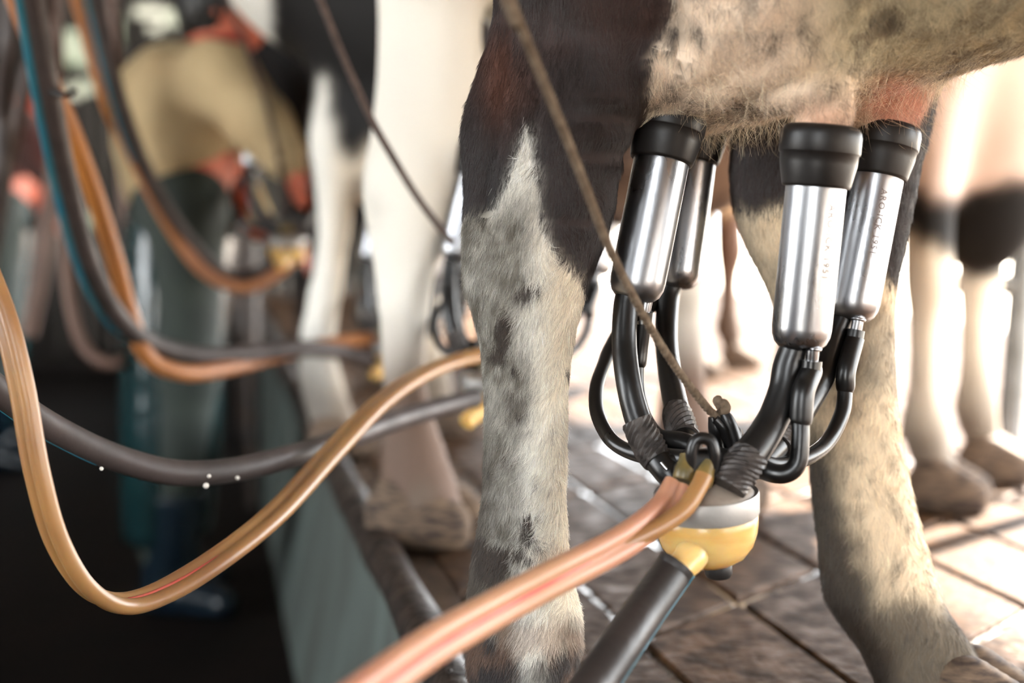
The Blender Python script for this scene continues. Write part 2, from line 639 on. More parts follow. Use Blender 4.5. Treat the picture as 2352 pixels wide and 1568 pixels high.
# paving slabs: lozenges, edges parallel to the pit and at an angle
DA, DB = RD, Vector((0.645, 0.764, 0))
SB, SA = 0.215, 0.37            # steps along DB and along DA
org = P(1696, 1395, 1.756)
org.z = 0
g = 0.007


def loz(me_name, sa, sb, h):
    V = []
    for (z, inset) in ((-0.018, 0), (-0.003, 0), (0.0, 0.003)):
        for (i, j) in ((0, 0), (1, 0), (1, 1), (0, 1)):
            ga = .012 + inset
            a = ga + i * (sa - 2 * ga)
            b = (g + inset) + j * (sb - 2 * (g + inset))
            q = DA * a + DB * b
            V.append((q.x, q.y, z))
    Fc = [(8, 11, 10, 9)]
    for r in (0, 4):
        for i in range(4):
            k = (i + 1) % 4
            Fc.append((r + i, r + 4 + i, r + 4 + k, r + k))
    return V, Fc


V, Fc = loz('slab', SA, SB, 0)
slab_me = bpy.data.meshes.new('stone_slab')
slab_me.from_pydata(V, [], Fc)
slab_me.materials.append(M['tile'])
far_v, far_f = [], []
n_sl = 0
cells = []
for i in range(-16, 24):
    for j in range(-6, 22):
        q = org + DA * (i * SA) + DB * (j * SB)
        c = q + DA * (SA / 2) + DB * (SB / 2) - R0
        n_ = c.dot(RN)
        a_ = c.dot(RD)
        if n_ < 0.08 or n_ > 3.1 or a_ < -4.3 or a_ > 8.3: continue
        cc = q + DA * (SA / 2) + DB * (SB / 2)
        vis = cc.y > 0.9 and abs(cc.x / max(cc.y, 0.1)) < 0.42
        cells.append((0 if vis else 1, cc.length, q))
cells.sort(key=lambda c: (c[0], c[1]))
so = world_origin(stall)
for kk, (f_, l_, q) in enumerate(cells):
    dz = random.uniform(-0.0025, 0.001)
    if kk < 260:
        o = bpy.data.objects.new('stone_slab', slab_me)
        C.objects.link(o)
        o.parent = stall
        o.location = q - so + Vector((0, 0, dz))
        o.rotation_euler = (random.uniform(-.006, .006), random.uniform(-.006, .006), 0)
    else:
        b0 = len(far_v)
        far_v += [(v[0] + q.x, v[1] + q.y, v[2] + dz) for v in V]
        far_f += [tuple(b0 + t for t in f) for f in Fc]
o = obj('slab_paving', far_v, far_f, M['tile'], stall, smooth=False, kind='stuff')

# kerb pipe along the pit edge
pts = np.array([W(a, 0.0 + 0.002 * math.sin(a * 3), 0.004 + 0.002 * math.sin(a * 5)) for a in np.linspace(-4.4, 8.4, 160)])
V, Fc = tube_geo(pts, [0.027 + 0.0015 * math.sin(i * 1.3) + random.uniform(-.0008, .0008) for i in range(160)], 18)
rail = obj('kerb_pipe', V, Fc, M['rail'])
tag(rail, 'dark mud-caked metal pipe running along the edge of the milking pit', 'pipe')
# mud lumps and drops stuck on the pipe
V, Fc = [], []
for i in range(70):
    a = random.uniform(0.05, 1.6)
    th = random.uniform(-0.3, 2.2)
    c = W(a, 0.027 * math.cos(th), 0.004 + 0.027 * math.sin(th))
    r = random.uniform(0.0015, 0.0045)
    b0 = len(V)
    for k in range(6):
        dd = [(1, 0, 0), (-1, 0, 0), (0, 1.8, 0), (0, -1.8, 0), (0, 0, .6), (0, 0, -.6)][k]
        V.append((c.x + dd[0] * r, c.y + dd[1] * r, c.z + dd[2] * r))
    Fc += [tuple(b0 + t for t in f) for f in ((0, 2, 4), (2, 1, 4), (1, 3, 4), (3, 0, 4), (2, 0, 5), (1, 2, 5), (3, 1, 5), (0, 3, 5))]
obj('mud_crust', V, Fc, M['rail'], rail, kind='stuff')

# barn shell: dark boards at the back and left, roof over both rows
def board_wall(name, p0, p1, z0, z1, gaps=(), bw=0.16):
    p0, p1 = Vector(p0), Vector(p1)
    L_ = (p1 - p0).length
    u = (p1 - p0) / L_
    nrm = Vector((u.y, -u.x, 0))
    root = None
    n = int(L_ / bw)
    for i in range(n):
        a0, a1 = i * L_ / n + 0.003, (i + 1) * L_ / n - 0.003
        t = random.uniform(0.0, 0.008)
        zs = [(z0, z1)]
        for (ga, gb, h0, h1) in gaps:
            if a1 > ga and a0 < gb:
                nz = []
                for (q0, q1) in zs:
                    if h0 > q0 and h1 < q1:
                        nz += [(q0, h0), (h1, q1)]
                    else:
                        nz.append((q0, q1))
                zs = nz
        for (q0, q1) in zs:
            A, B = p0 + u * a0 + nrm * t, p0 + u * a1 + nrm * t
            D, E = B + nrm * 0.02, A + nrm * 0.02
            V_, F_ = prism([A, B, D, E], q0, q1)
            if root is None:
                # backing studs carry the boards
                V2, F2 = [], []
                for zz in (z0 + 0.1, z1 - 0.15):
                    a, b = box(0, 1, 0, 1, zz, zz + 0.08)
                    A2, B2 = p0 - nrm * 0.05, p1 - nrm * 0.05
                    vv, ff = prism([A2, B2, B2 + nrm * 0.05, A2 + nrm * 0.05], zz, zz + 0.08)
                    b0 = len(V2)
                    V2 += vv
                    F2 += [tuple(b0 + t_ for t_ in f) for f in ff]
                root = obj(name, V2, F2, M['barn'], smooth=False, kind='structure')
            obj('board', V_, F_, M['barn'], root, smooth=False)
    return root


BY = 8.6
def gp(px0, px1, py0, py1):
    """opening added in the back wall so daylight makes a bright spot there"""
    a, b = P(px0, py1, BY), P(px1, py0, BY)
    return (a.x + 5.3, b.x + 5.3, a.z, b.z)


gaps = [gp(330, 352, 14, 40), gp(370, 385, 22, 60), gp(400, 425, 20, 60), gp(345, 360, 55, 75), gp(262, 280, 40, 100),
        gp(140, 160, 70, 150), gp(182, 200, 100, 160), gp(168, 180, 190, 225), gp(200, 212, 185, 215),
        gp(60, 90, 180, 260), gp(75, 110, 250, 330), gp(205, 222, 490, 520)]
board_wall('wall_back', (-5.3, BY, 0), (0.25, BY, 0), -0.5, 2.79, gaps, bw=.08)
board_wall('wall_left', (-5.3, 1.6, 0), (-5.3, BY, 0), -0.5, 2.79, bw=0.3)
board_wall('wall_front_added', (2.4, -3.0, 0), (-0.55, -3.0, 0), -0.5, 2.79, bw=0.25)  # unseen wall added behind the lens to darken reflections in the shells
board_wall('wall_front_added', (-1.75, -3.0, 0), (-5.3, -3.0, 0), -0.5, 2.79, bw=0.25)  # doorway between the two pieces puts the highlight stripe on the shells
board_wall('wall_left', (-5.3, -3.0, 0), (-5.3, -0.8, 0), -0.5, 2.79, bw=0.3)  # unseen; opening left beside it gives the shells another highlight
V, Fc = box(-9, 0.35, 11.5, 11.7, -.5, 3.2)
obj('wall_gap_dimmer', V, Fc, mat('weathered plaster', lin(120, 116, 104), .9, col2=lin(60, 68, 50), nscale=3), smooth=False, kind='structure')  # wall added outside to dim the daylight seen through the board gaps
V, Fc = prism([W(-4.4, -5.4, 0), W(-4.4, 3.93, 0), W(8.6, 3.93, 0), W(8.6, -4.4, 0)], 2.8, 2.86)  # unseen outer edge placed to set where sunlight starts on the floor
obj('ceiling', V, Fc, M['roof'], smooth=False, kind='structure')


# ------------------------------------------------------------------ cows
def hoof_geo(base, yaw, sc=1.0, h=0.075, splay=0.06, toe=0.075):
    """two claws: returns list of (V,F); base = ground point under the coronet centre"""
    out = []
    for s_ in (-1, 1):
        fld = Field(np.arange(-0.07, 0.13, 0.006), np.arange(-0.05, 0.05, 0.006), np.arange(-0.012, 0.11, 0.006))
        fld.ell((0.022, 0, 0.026), (0.062, 0.027, 0.050), 0.02)
        fld.ell((-0.018, 0, 0.034), (0.034, 0.026, 0.045), 0.02)
        fld.ell((0.0, 0, 0.065), (0.036, 0.024, 0.022), 0.01)
        fld.cut(lambda X, Y, Z: 0.0 * X + 0.0 * Y - Z + 0.0)
        fld.cut(lambda X, Y, Z: (Z - 0.075 + 0.55 * (X - 0.03)) * 0.9 + 0 * Y)
        V, Fq = fld.mesh()
        V = smooth_v(V, Fq, 1)
        V = V * sc
        c, s2 = math.cos(yaw - s_ * splay), math.sin(yaw - s_ * splay)
        x, y = V[:, 0].copy(), V[:, 1] + s_ * 0.026 * sc
        V[:, 0] = c * x - s2 * y + base[0]
        V[:, 1] = s2 * x + c * y + base[1]
        V[:, 2] += base[2]
        out.append((V, Fq))
    return out


def std_hind(f, l, z0=0.0, k=1.0):
    s_ = 1 if l > 0 else -1
    return [(0.05, f + .035, l, .046, .042), (0.09, f + .015, l, .044, .038), (0.135, f, l, .052, .046), (0.19, f - .005, l, .040, .034),
            (0.30, f - .005, l, .037, .030), (0.42, f - .008, l, .046, .036), (0.50, f - .018, l, .064, .044), (0.57, f - .005, l, .072, .044),
            (0.66, f + .035, l, .082, .052), (0.78, f + .07, l + s_ * .01, .125, .075), (0.92, f + .10, l + s_ * .02, .19, .10), (1.05, f + .13, l + s_ * .01, .23, .11)]


def std_fore(f, l):
    return [(0.05, f + .03, l, .046, .042), (0.09, f + .012, l, .043, .038), (0.13, f, l, .049, .044), (0.2, f, l, .036, .034),
            (0.30, f, l, .037, .035), (0.37, f + .005, l, .050, .046), (0.44, f, l, .049, .045), (0.55, f, l, .055, .048),
            (0.68, f - .01, l, .085, .062), (0.82, f - .02, l, .13, .085), (1.0, f - .06, l, .17, .10)]


def cow_field(step, hind, fore, fine=None, udder=None, brisket=0.56, headdown=True, spine_extra=None, extra=None, belly=0.60):
    """local frame: f forward, l left, z up; f=0 near the udder"""
    if fine:
        fx = np.concatenate([np.arange(-0.60, -0.34, 0.014), np.arange(-0.34, 0.46, fine), np.arange(0.46, 2.45, 0.022)])
        ly = np.arange(-0.45, 0.45, fine * 1.15)
        lz = np.concatenate([np.arange(-0.03, 0.80, fine), np.arange(0.80, 1.62, 0.022)])
    else:
        fx, ly, lz = np.arange(-0.6, 2.45, step), np.arange(-0.45, 0.45, step), np.arange(-0.03, 1.62, step)
    s = Field(fx, ly, lz)
    # trunk
    s.spine(0, [(-0.36, 0, 1.10, .10, .12), (-0.28, 0, 1.08, .20, .20), (-0.10, 0, 1.03, .24, .27), (0.15, 0, belly + .36, .26, .345),
                (0.5, 0, belly + .365, .275, .365), (0.85, 0, belly + .375, .275, .375), (1.15, 0, belly + .37, .25, .36), (1.38, 0, belly + .36, .20, .33), (1.52, 0, 0.99, .14, .24)], 0.06)
    s.ell((1.40, 0, (brisket + .98) / 2 - .02), (.17, .12, (.98 - brisket) / 2 + .03), 0.10)
    # neck and head
    s.cap((1.40, 0, 1.12), .19, (1.78, 0, 1.08), .12, 0.08, sq=(1, .62, 1))
    s.cap((1.78, 0, 1.10), .115, (1.98, 0, 0.98), .085, 0.05, sq=(1, .85, 1))
    s.cap((1.98, 0, 0.97), .082, (2.17, 0, 0.78), .058, 0.03)
    for q in (-1, 1):
        s.cap((1.80, q * .10, 1.14), .028, (1.76, q * .22, 1.12), .018, 0.02, sq=(1, 1, 1.6))
        s.cap((1.84, q * .06, 1.20), .022, (1.86, q * .13, 1.27), .010, 0.02)
    s.cap((-0.36, 0, 1.18), .035, (-0.42, 0, 1.04), .022, 0.03)
    for rows in hind: s.spine(2, rows, 0.035)
    for rows in fore: s.spine(2, rows, 0.05)
    if udder: udder(s)
    if extra: extra(s)
    return s


def loc2w(V, o, yaw):
    c, s_ = math.cos(yaw), math.sin(yaw)
    out = V.copy()
    out[:, 0] = o[0] + c * V[:, 0] - s_ * V[:, 1]
    out[:, 1] = o[1] + s_ * V[:, 0] + c * V[:, 1]
    return out


def w2loc(p, o, yaw):
    c, s_ = math.cos(yaw), math.sin(yaw)
    x, y = p[0] - o[0], p[1] - o[1]
    return (c * x + s_ * y, -s_ * x + c * y)


def leg_from_px(rows, o, yaw, ratio=0.72, top=None):
    """rows of (py, left px, right px, depth) -> spine rows in the cow's frame"""
    out = []
    for (py, l, r, d) in rows:
        p = P((l + r) / 2, py, d)
        hw = (r - l) / 2 / F * d
        f, la = w2loc(p, o, yaw)
        a = hw / math.sqrt(math.cos(yaw) ** 2 + (ratio * math.sin(yaw)) ** 2)
        out.append((p.z, f, la, a, a * ratio))
    if top: out += top
    return out


def udder_std(s):
    s.ell((0.10, 0, 0.66), (.24, .17, .15), 0.06)
    for (f, l) in ((0.02, .07), (0.02, -.07), (0.15, .07), (0.15, -.07)):
        s.cap((f, l, 0.56), .03, (f, l, 0.50), .013, 0.03)


def make_cow(V, Fq, o, yaw, coatfn, label, group=None, hoofs=(), hoof_sc=1.0, disp=None):
    Wd = loc2w(V, o, yaw)
    N = vnormals(Wd, Fq)
    if disp is not None:
        Wd = Wd + N * disp(Wd, N)[:, None]
        N = vnormals(Wd, Fq)
    root = empty('cow', (o[0], o[1], 0), label, 'cow', group)
    b = obj('body', Wd, Fq, M['coat'], root)
    put_coat(b.data, smooth_v(coatfn(Wd, V), Fq, 2, .5))
    for (f, l) in hoofs:
        q = loc2w(np.array([[f, l, 0.0]]), o, yaw)[0]
        for hv, hf in hoof_geo(q, yaw, hoof_sc):
            obj('hoof', hv, hf, M['horn'], root)
    # eyes
    for s_ in (-1, 1):
        c = loc2w(np.array([[1.93, s_ * 0.072, 1.06]]), o, yaw)[0]
        vv, ff = lathe_geo([(0.001, -.016), (.011, -.012), (.016, 0), (.011, .012), (.001, .016)], c, (0, 0, 1), 12)
        obj('eye', vv, ff, M['hairb'], root)
    return root, b, Wd, N


WHITE = np.array(lin(236, 232, 222))
CREAM = np.array(lin(226, 204, 172))
BROWN = np.array(lin(44, 34, 32))
RUST = np.array(lin(86, 54, 42))
BLACK = np.array(lin(24, 22, 22))
DIRT = np.array(lin(116, 109, 97))
MUD = np.array(lin(68, 54, 43))
UDDER = np.array(lin(226, 204, 180))
PINK = np.array(lin(206, 150, 128))
KHAKI = np.array(lin(178, 170, 136))


def mixc(a, b, t):
    return a * (1 - t[:, None]) + b * t[:, None]


# ---- the near cow
O1, YAW1 = (0.232, 1.295), math.atan2(-0.43, 0.90)
near_rows = [(60, 1205, 1540, 1.245), (130, 1180, 1515, 1.245), (200, 1150, 1487, 1.245), (270, 1118, 1462, 1.245), (330, 1098, 1440, 1.245), (400, 1092, 1420, 1.245), (500, 1083, 1404, 1.245),
             (580, 1074, 1378, 1.245), (650, 1076, 1352, 1.245), (720, 1086, 1330, 1.245), (800, 1104, 1313, 1.245), (900, 1112, 1302, 1.245), (1020, 1112, 1300, 1.245),
             (1140, 1108, 1298, 1.245), (1220, 1096, 1303, 1.245), (1300, 1082, 1313, 1.245), (1400, 1070, 1333, 1.245), (1470, 1070, 1338, 1.24),
             (1540, 1070, 1325, 1.235), (1600, 1085, 1330, 1.23), (1660, 1100, 1345, 1.225)]
near_tendon = [(-60, 1150, 1300, 1.25), (0, 1137, 1240, 1.25), (80, 1118, 1205, 1.25), (160, 1093, 1180, 1.25), (230, 1072, 1165, 1.25), (285, 1061, 1160, 1.25), (340, 1068, 1150, 1.25), (400, 1082, 1140, 1.25), (480, 1088, 1130, 1.25), (560, 1100, 1128, 1.25), (640, 1106, 1126, 1.25)]
far_rows = [(60, 1690, 2120, 1.38), (200, 1690, 2120, 1.38), (300, 1690, 2112, 1.38), (400, 1686, 2093, 1.38), (480, 1695, 2080, 1.38), (560, 1720, 2066, 1.38), (640, 1756, 2052, 1.38), (720, 1790, 2046, 1.38),
            (800, 1822, 2046, 1.38), (900, 1852, 2054, 1.38), (1000, 1862, 2066, 1.38), (1100, 1864, 2085, 1.38), (1200, 1876, 2108, 1.375),
            (1290, 1886, 2134, 1.37), (1370, 1894, 2158, 1.365), (1430, 1925, 2195, 1.36), (1500, 1975, 2240, 1.35), (1570, 2010, 2275, 1.34), (1630, 2040, 2310, 1.33)]
nr = leg_from_px(near_rows, O1, YAW1, 0.70)
nt_ = leg_from_px(near_tendon, O1, YAW1, 0.55)
fr = leg_from_px(far_rows, O1, YAW1, 0.62)
f0, l0 = nr[0][1], nr[0][2]
nr += [(0.71, f0 + .015, l0 - .005, .072, .055), (0.78, f0 + .045, l0 - .01, .10, .075), (0.87, f0 + .08, l0 - .02, .17, .10), (1.02, f0 + .10, l0 - .02, .22, .11)]
f1, l1 = fr[0][1], fr[0][2]
fr += [(0.76, f1 - .02, l1 + .03, .12, .08), (0.9, f1 - .04, l1 + .06, .18, .10), (1.05, f1 - .06, l1 + .04, .22, .11)]

TEATS = [(1545, 262, 1.27), (1602, 262, 1.42), (1888, 292, 1.17), (2035, 288, 1.32)]


def udder_near(s):
    s.ell((0.03, 0.00, 0.735), (.27, .175, .150), 0.05)
    s.ell((-0.08, -.02, 0.74), (.16, .16, .145), 0.05)
    s.ell((0.28, 0.02, 0.80), (.24, .18, .155), 0.06)
    q = P(1585, 165, 1.30)
    f, l = w2loc(q, O1, YAW1)
    s.ell((f, l, q.z), (.085, .10, .052), 0.04)
    for i, (px, py, d) in enumerate(TEATS):
        p = P(px, py, d)
        f, l = w2loc(p, O1, YAW1)
        up = [(0.01, .03), (0.01, -.02), (-.03, .01), (-.035, -.02)][i]
        if i >= 2:
            s.cap((f + up[0], l + up[1], p.z + .075), .085, (f + .003 * up[0], l, p.z + .022), .024, 0.045)
        else:
            s.cap((f + up[0], l + up[1], p.z + .055), .055, (f, l, p.z + .018), .022, 0.03)
        s.cap((f, l, p.z + .02), .022, (f, l, p.z - .018), .013, 0.015)


def disp_near(p, n):
    px, py = to_px(p)
    near = (p[:, 1] < 1.32) & (px > 1040) & (px < 1480)
    d = np.zeros(len(p))
    # skin folds in front of the hock
    for (y0, sl_, x0, w_, a) in ((232, .05, 1400, 80, .0042), (255, .10, 1385, 70, -.005), (345, .02, 1385, 75, -.0045), (320, .0, 1385, 80, .0035), (378, .05, 1385, 80, .003), (500, .10, 1340, 60, -.003), (470, .0, 1340, 80, .0025)):
        yy = y0 + sl_ * (px - x0)
        d += np.where(near, a * .6 * np.exp(-((py - yy) / 19) ** 2) * np.exp(-((px - x0) / w_) ** 2), 0)
    # sinews
    for (x0, x1, y0, y1, a) in ((1172, 1120, 120, 420, -.004), (1260, 1225, 0, 300, -.002)):
        t = np.clip((py - y0) / (y1 - y0), 0, 1)
        xx = x0 + (x1 - x0) * t
        d += np.where(near & (py < y1 + 60) & (py > y0 - 100), a * np.exp(-((px - xx) / 15) ** 2), 0)
    # udder wrinkles and veins running towards the teats
    ud = (px > 1480) & (py < 300) & (p[:, 2] > 0.5)
    q = (px - 1480) * 0.42 + (250 - py) * -1.0 - 35 * fbm(p, 12, 2)
    rid = np.sin(q / 13.0) * np.exp(-(((px - 1760) / 190) ** 2 + ((py - 225) / 60) ** 2))
    d += np.where(ud, 0.0030 * rid, 0)
    q2 = (px - 1500) * 0.55 - (py - 90) + 20 * fbm(p, 14, 2)
    rid2 = np.exp(-(q2 / 10) ** 2) * np.exp(-((px - 1590) / 75) ** 2) + np.exp(-((q2 + 45) / 12) ** 2) * np.exp(-((px - 1620) / 90) ** 2)
    d += np.where(ud, 0.0040 * rid2, 0)
    d += np.where(ud, 0.0035 * (fbm(p, 45, 3) - .5) * 2, 0)
    d += np.where(~ud, 0.0012 * (fbm(p, 50, 2) - .5), 0)
    return d


dark_near = [(900, -2500), (1800, -2500), (1552, 0), (1520, 130), (1490, 215), (1500, 400), (1480, 700), (1357, 668), (1347, 660), (1333, 632), (1318, 622), (1295, 600), (1268, 570),
             (1252, 530), (1243, 490), (1240, 440), (1232, 395), (1226, 340), (1218, 300), (1210, 262), (1202, 300), (1190, 350), (1180, 380), (1166, 420),
             (1150, 442), (1138, 470), (1122, 482), (1112, 496), (1098, 488), (1080, 492), (1000, 480), (900, 300)]
dark_far = [(1600, -2500), (2400, -2500), (2140, 0), (2200, 640), (2050, 650), (2025, 640), (1990, 560), (1900, 500), (1810, 455), (1770, 478), (1740, 490), (1712, 480), (1690, 470), (1600, 470)]
muds = [(1207, 664, 17, 19), (1238, 655, 7, 11), (1160, 748, 18, 34), (1148, 806, 17, 19), (1183, 838, 9, 8), (1183, 896, 11, 4), (1194, 945, 6, 9), (1306, 842, 7, 10),
        (1209, 1185, 9, 16), (1214, 1214, 14, 18), (1244, 1182, 6, 7), (1135, 1285, 34, 42), (1105, 1240, 18, 22), (1196, 1262, 12, 12), (1218, 1278, 11, 9), (1232, 1250, 9, 8), (1172, 1252, 10, 8), (1160, 1040, 6, 5)]


def coat_near(p, V, tint=True):
    px, py = to_px(p)
    n1, n2, n3 = fbm(p, 30, 3), fbm(p + 5, 90, 2), fbm(p + 9, 12, 3)
    rj = RNG.normal(size=len(p)) * (5 if V is None else 0)
    jx = px + (n2 - .5) * 12 + rj
    jy = py + (n1 - .5) * 10 + rj
    farleg = (p[:, 1] > 1.305) & (px > 1660) & (p[:, 2] < 0.62)
    leg = (px < 1560) & (py > -400) & (p[:, 1] < 1.36) & ~((px > 1495) & (py < 245) & (p[:, 1] < 1.5) & (p[:, 2] > .55) & (px - 1552 > -(py) * .42))
    # white ground, greyed by dirt on the rear side of the leg
    c = np.tile(WHITE, (len(p), 1))
    c = mixc(c, CREAM, 0.55 * sstep(1200, 1310, px))
    dirtf = sstep(1248, 1192, px + (n3 - .5) * 70 + .05 * (py - 700)) * (0.66 + 1.1 * (n1 - .35))
    dirtf *= sstep(380, 520, py) * (.55 + .9 * vnoise(p + 8, 170))
    dirtf = np.maximum(dirtf, sstep(1170, 1110, px + (n1 - .5) * 60) * sstep(800, 1000, py) * 0.95)
    c = mixc(c, DIRT, np.clip(dirtf, 0, 1))
    c = mixc(c, MUD, np.clip(sstep(1160, 1090, px + (n2 - .5) * 90) * sstep(900, 1150, py) * .75, 0, 1))
    # flecks
    c = mixc(c, MUD, np.where((n2 > .70) & (py > 900) & (px < 1270), .5, 0))
    # fetlock: brownish and dark near the hoof
    c = mixc(c, np.array(lin(196, 148, 108)), .45 * sstep(1230, 1270, jy) * sstep(1200, 1290, px) * sstep(1330, 1290, jy))
    low = sstep(1455, 1500, jy - 40 * np.exp(-((px - 1220) / 45) ** 2) + 30 * np.exp(-((px - 1120) / 60) ** 2))
    c = mixc(c, BROWN * .9, low * (1 - 0.5 * np.exp(-((px - 1225) / 30) ** 2)))
    c = mixc(c, MUD, .7 * sstep(1380, 1440, jy) * sstep(1290, 1330, jx + 20))
    c = mixc(c, np.array(lin(150, 112, 84)), .4 * sstep(1400, 1440, jy) * sstep(.5, .6, n1))
    for (mx_, my_, rx, ry) in muds:
        q = ((px - mx_) / rx) ** 2 + ((py - my_) / ry) ** 2 + (n2 - .5) * 1.0
        c = mixc(c, MUD * .8, np.where(leg & (q < 1.35), .97, 0))
    dk = inpoly(jx, jy, dark_near)
    dcol = mixc(np.tile(BROWN, (len(p), 1)), RUST, np.clip(.85 * np.exp(-((px - 1150) / 38) ** 2) * np.exp(-((py - 180) / 120) ** 2) + .3 * sstep(.55, .75, n3), 0, 1))
    dcol = mixc(dcol, BLACK, .6 * np.exp(-((px - 1130) / 50) ** 2) * np.exp(-((py - 420) / 120) ** 2))
    c[dk] = dcol[dk]
    # udder and belly
    ud = ~leg & ~farleg
    uc = np.tile(UDDER, (len(p), 1))
    uc = mixc(uc, KHAKI, sstep(1750, 2000, px) * sstep(230, 120, py) * .75)
    uc = mixc(uc, np.array(lin(150, 128, 100)), sstep(2050, 2250, px) * sstep(80, 160, py) * .35)
    n4 = fbm(p + 2, 160, 2)
    uc = mixc(uc, MUD * .7, .9 * sstep(.58, .68, n4) * sstep(.36, .52, n3 + .1 * np.exp(-((px - 1780) / 180) ** 2)))
    uc = mixc(uc, MUD, np.clip(.75 * sstep(.60, .74, n2) * sstep(.45, .62, n3 + .08 * np.exp(-((px - 1800) / 200) ** 2)), 0, 1))
    uc = mixc(uc, MUD, .5 * sstep(.62, .75, n1) * sstep(190, 60, py))
    uc = mixc(uc, np.array(lin(222, 168, 136)), .6 * np.exp(-(((px - 1880) / 70) ** 2 + ((py - 270) / 35) ** 2)))
    pk = np.exp(-(((px - 2065) / 78) ** 2 + ((py - 235) / 62) ** 2) ** 2)
    uc = mixc(uc, PINK, np.clip(pk * 1.15, 0, 1) * (p[:, 1] > 1.1))
    c[ud] = uc[ud]
    # top of the cow is brown with white
    top = p[:, 2] > 0.76 + .22 * (fbm(p, 5, 3) - .3)
    tc_ = np.where((fbm(p, 2.6, 2) > .5)[:, None], np.tile(WHITE, (len(p), 1)), np.tile(BROWN, (len(p), 1)))
    c[top & ud] = tc_[top & ud]
    # far hind leg
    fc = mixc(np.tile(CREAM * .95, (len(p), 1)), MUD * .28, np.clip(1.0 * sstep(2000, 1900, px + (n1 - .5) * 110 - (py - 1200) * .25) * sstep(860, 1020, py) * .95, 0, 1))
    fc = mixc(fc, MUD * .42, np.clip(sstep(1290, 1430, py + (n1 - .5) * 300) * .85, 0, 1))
    fc = mixc(fc, MUD, np.where((n2 > .66) & (py > 760), .55, 0))
    fc = mixc(fc, DIRT, .5 * sstep(.45, .6, n3) * (py < 900))
    fd = inpoly(jx, jy, dark_far)
    fc[fd] = (BROWN * .9)
    c[farleg] = fc[farleg]
    return np.clip(c, 0, 1)


fld = cow_field(0.0, [nr, nt_, fr], [std_fore(1.32, -.15), std_fore(1.30, .15)], fine=0.0062, udder=udder_near, belly=.65)
Vn, Fn = fld.mesh()
Vn = smooth_v(Vn, Fn, 4, .5)
hb = w2loc(P(1245, 1700, 1.235), O1, YAW1)
hb2 = w2loc(P(2175, 1600, 1.34), O1, YAW1)
cow1, body1, WV, WN = make_cow(Vn, Fn, O1, YAW1, coat_near, 'nearest brown and white cow with the steel milking cups on its udder', hoofs=[(hb[0] - .0, hb[1]), (hb2[0] + .02, hb2[1]), (1.34, -.15), (1.32, .15)], disp=disp_near, hoof_sc=.78)


# ---- coat hair as real strands
def grow(name, sel, dens, length, rad, lay, root, jitter=.25, npt=4, down=(0, 0, -1), curl=.0, colj=.26, colfn=None, droop=0.0, cl=.55, anyv=False):
    """sel: boolean per vertex; dens: strands per square metre; lay 0 = upright .. 1 = flat"""
    fm = sel[Fn].any(1) if anyv else sel[Fn].all(1)
    Q = Fn[fm]
    a, b, c, d = WV[Q[:, 0]], WV[Q[:, 1]], WV[Q[:, 2]], WV[Q[:, 3]]
    area = .5 * np.linalg.norm(np.cross(c - a, d - b), axis=1)
    n = int(area.sum() * dens)
    if n < 10: return
    k = RNG.choice(len(Q), n, p=area / area.sum())
    u, v = RNG.random(n)[:, None], RNG.random(n)[:, None]
    pos = (a[k] * (1 - u) + b[k] * u) * (1 - v) + (d[k] * (1 - u) + c[k] * u) * v
    na, nb, nc, nd = (WN[Q[:, i]][k] for i in range(4))
    nr_ = (na * (1 - u) + nb * u) * (1 - v) + (nd * (1 - u) + nc * u) * v
    nr_ /= np.linalg.norm(nr_, axis=1)[:, None]
    col = colfn(pos, None)
    clump = np.stack([vnoise(pos + 1.3, 70) - .5, vnoise(pos + 7.7, 70) - .5, vnoise(pos + 4.1, 70) - .5], 1) * 2
    rnd = RNG.normal(size=(n, 3))
    dn = np.array(down, float) + clump * cl + rnd * jitter
    dn -= nr_ * (dn * nr_).sum(1)[:, None]
    dn /= np.linalg.norm(dn, axis=1)[:, None] + 1e-9
    di = dn * lay + nr_ * (1 - lay)
    di /= np.linalg.norm(di, axis=1)[:, None]
    L_ = length * (0.55 + .75 * RNG.random(n))[:, None]
    pts = np.zeros((n, npt, 3), np.float32)
    cur = pos - nr_ * .0006
    pts[:, 0] = cur
    bend = rnd[:, [1, 2, 0]] * curl
    for i in range(1, npt):
        st = L_ / (npt - 1)
        cur = cur + di * st
        pts[:, i] = cur
        di = di + dn * .05 + bend / (npt - 1) + np.array([0, 0, -droop])
        di /= np.linalg.norm(di, axis=1)[:, None]
    o0 = np.array(world_origin(root))
    pts -= o0.astype(np.float32)
    hc = bpy.data.hair_curves.new(name)
    hc.add_curves([npt] * n)
    hc.attributes['position'].data.foreach_set('vector', pts.ravel())
    ra = hc.attributes.get('radius') or hc.attributes.new('radius', 'FLOAT', 'POINT')
    prof = np.linspace(1, .25, npt)
    rr = (rad * (0.7 + .6 * RNG.random(n)))[:, None] * prof[None, :]
    ra.data.foreach_set('value', rr.astype(np.float32).ravel())
    col = np.clip(col * (1 + colj * RNG.normal(size=(n, 1))), 0, 1)
    ca = hc.attributes.new('coat', 'FLOAT_COLOR', 'CURVE')
    buf = np.ones((n, 4), np.float32)
    buf[:, :3] = col
    ca.data.foreach_set('color', buf.ravel())
    hc.materials.append(M['hair'])
    o = bpy.data.objects.new(name, hc)
    C.objects.link(o)
    o.parent = root
    o['kind'] = 'stuff'
    return o


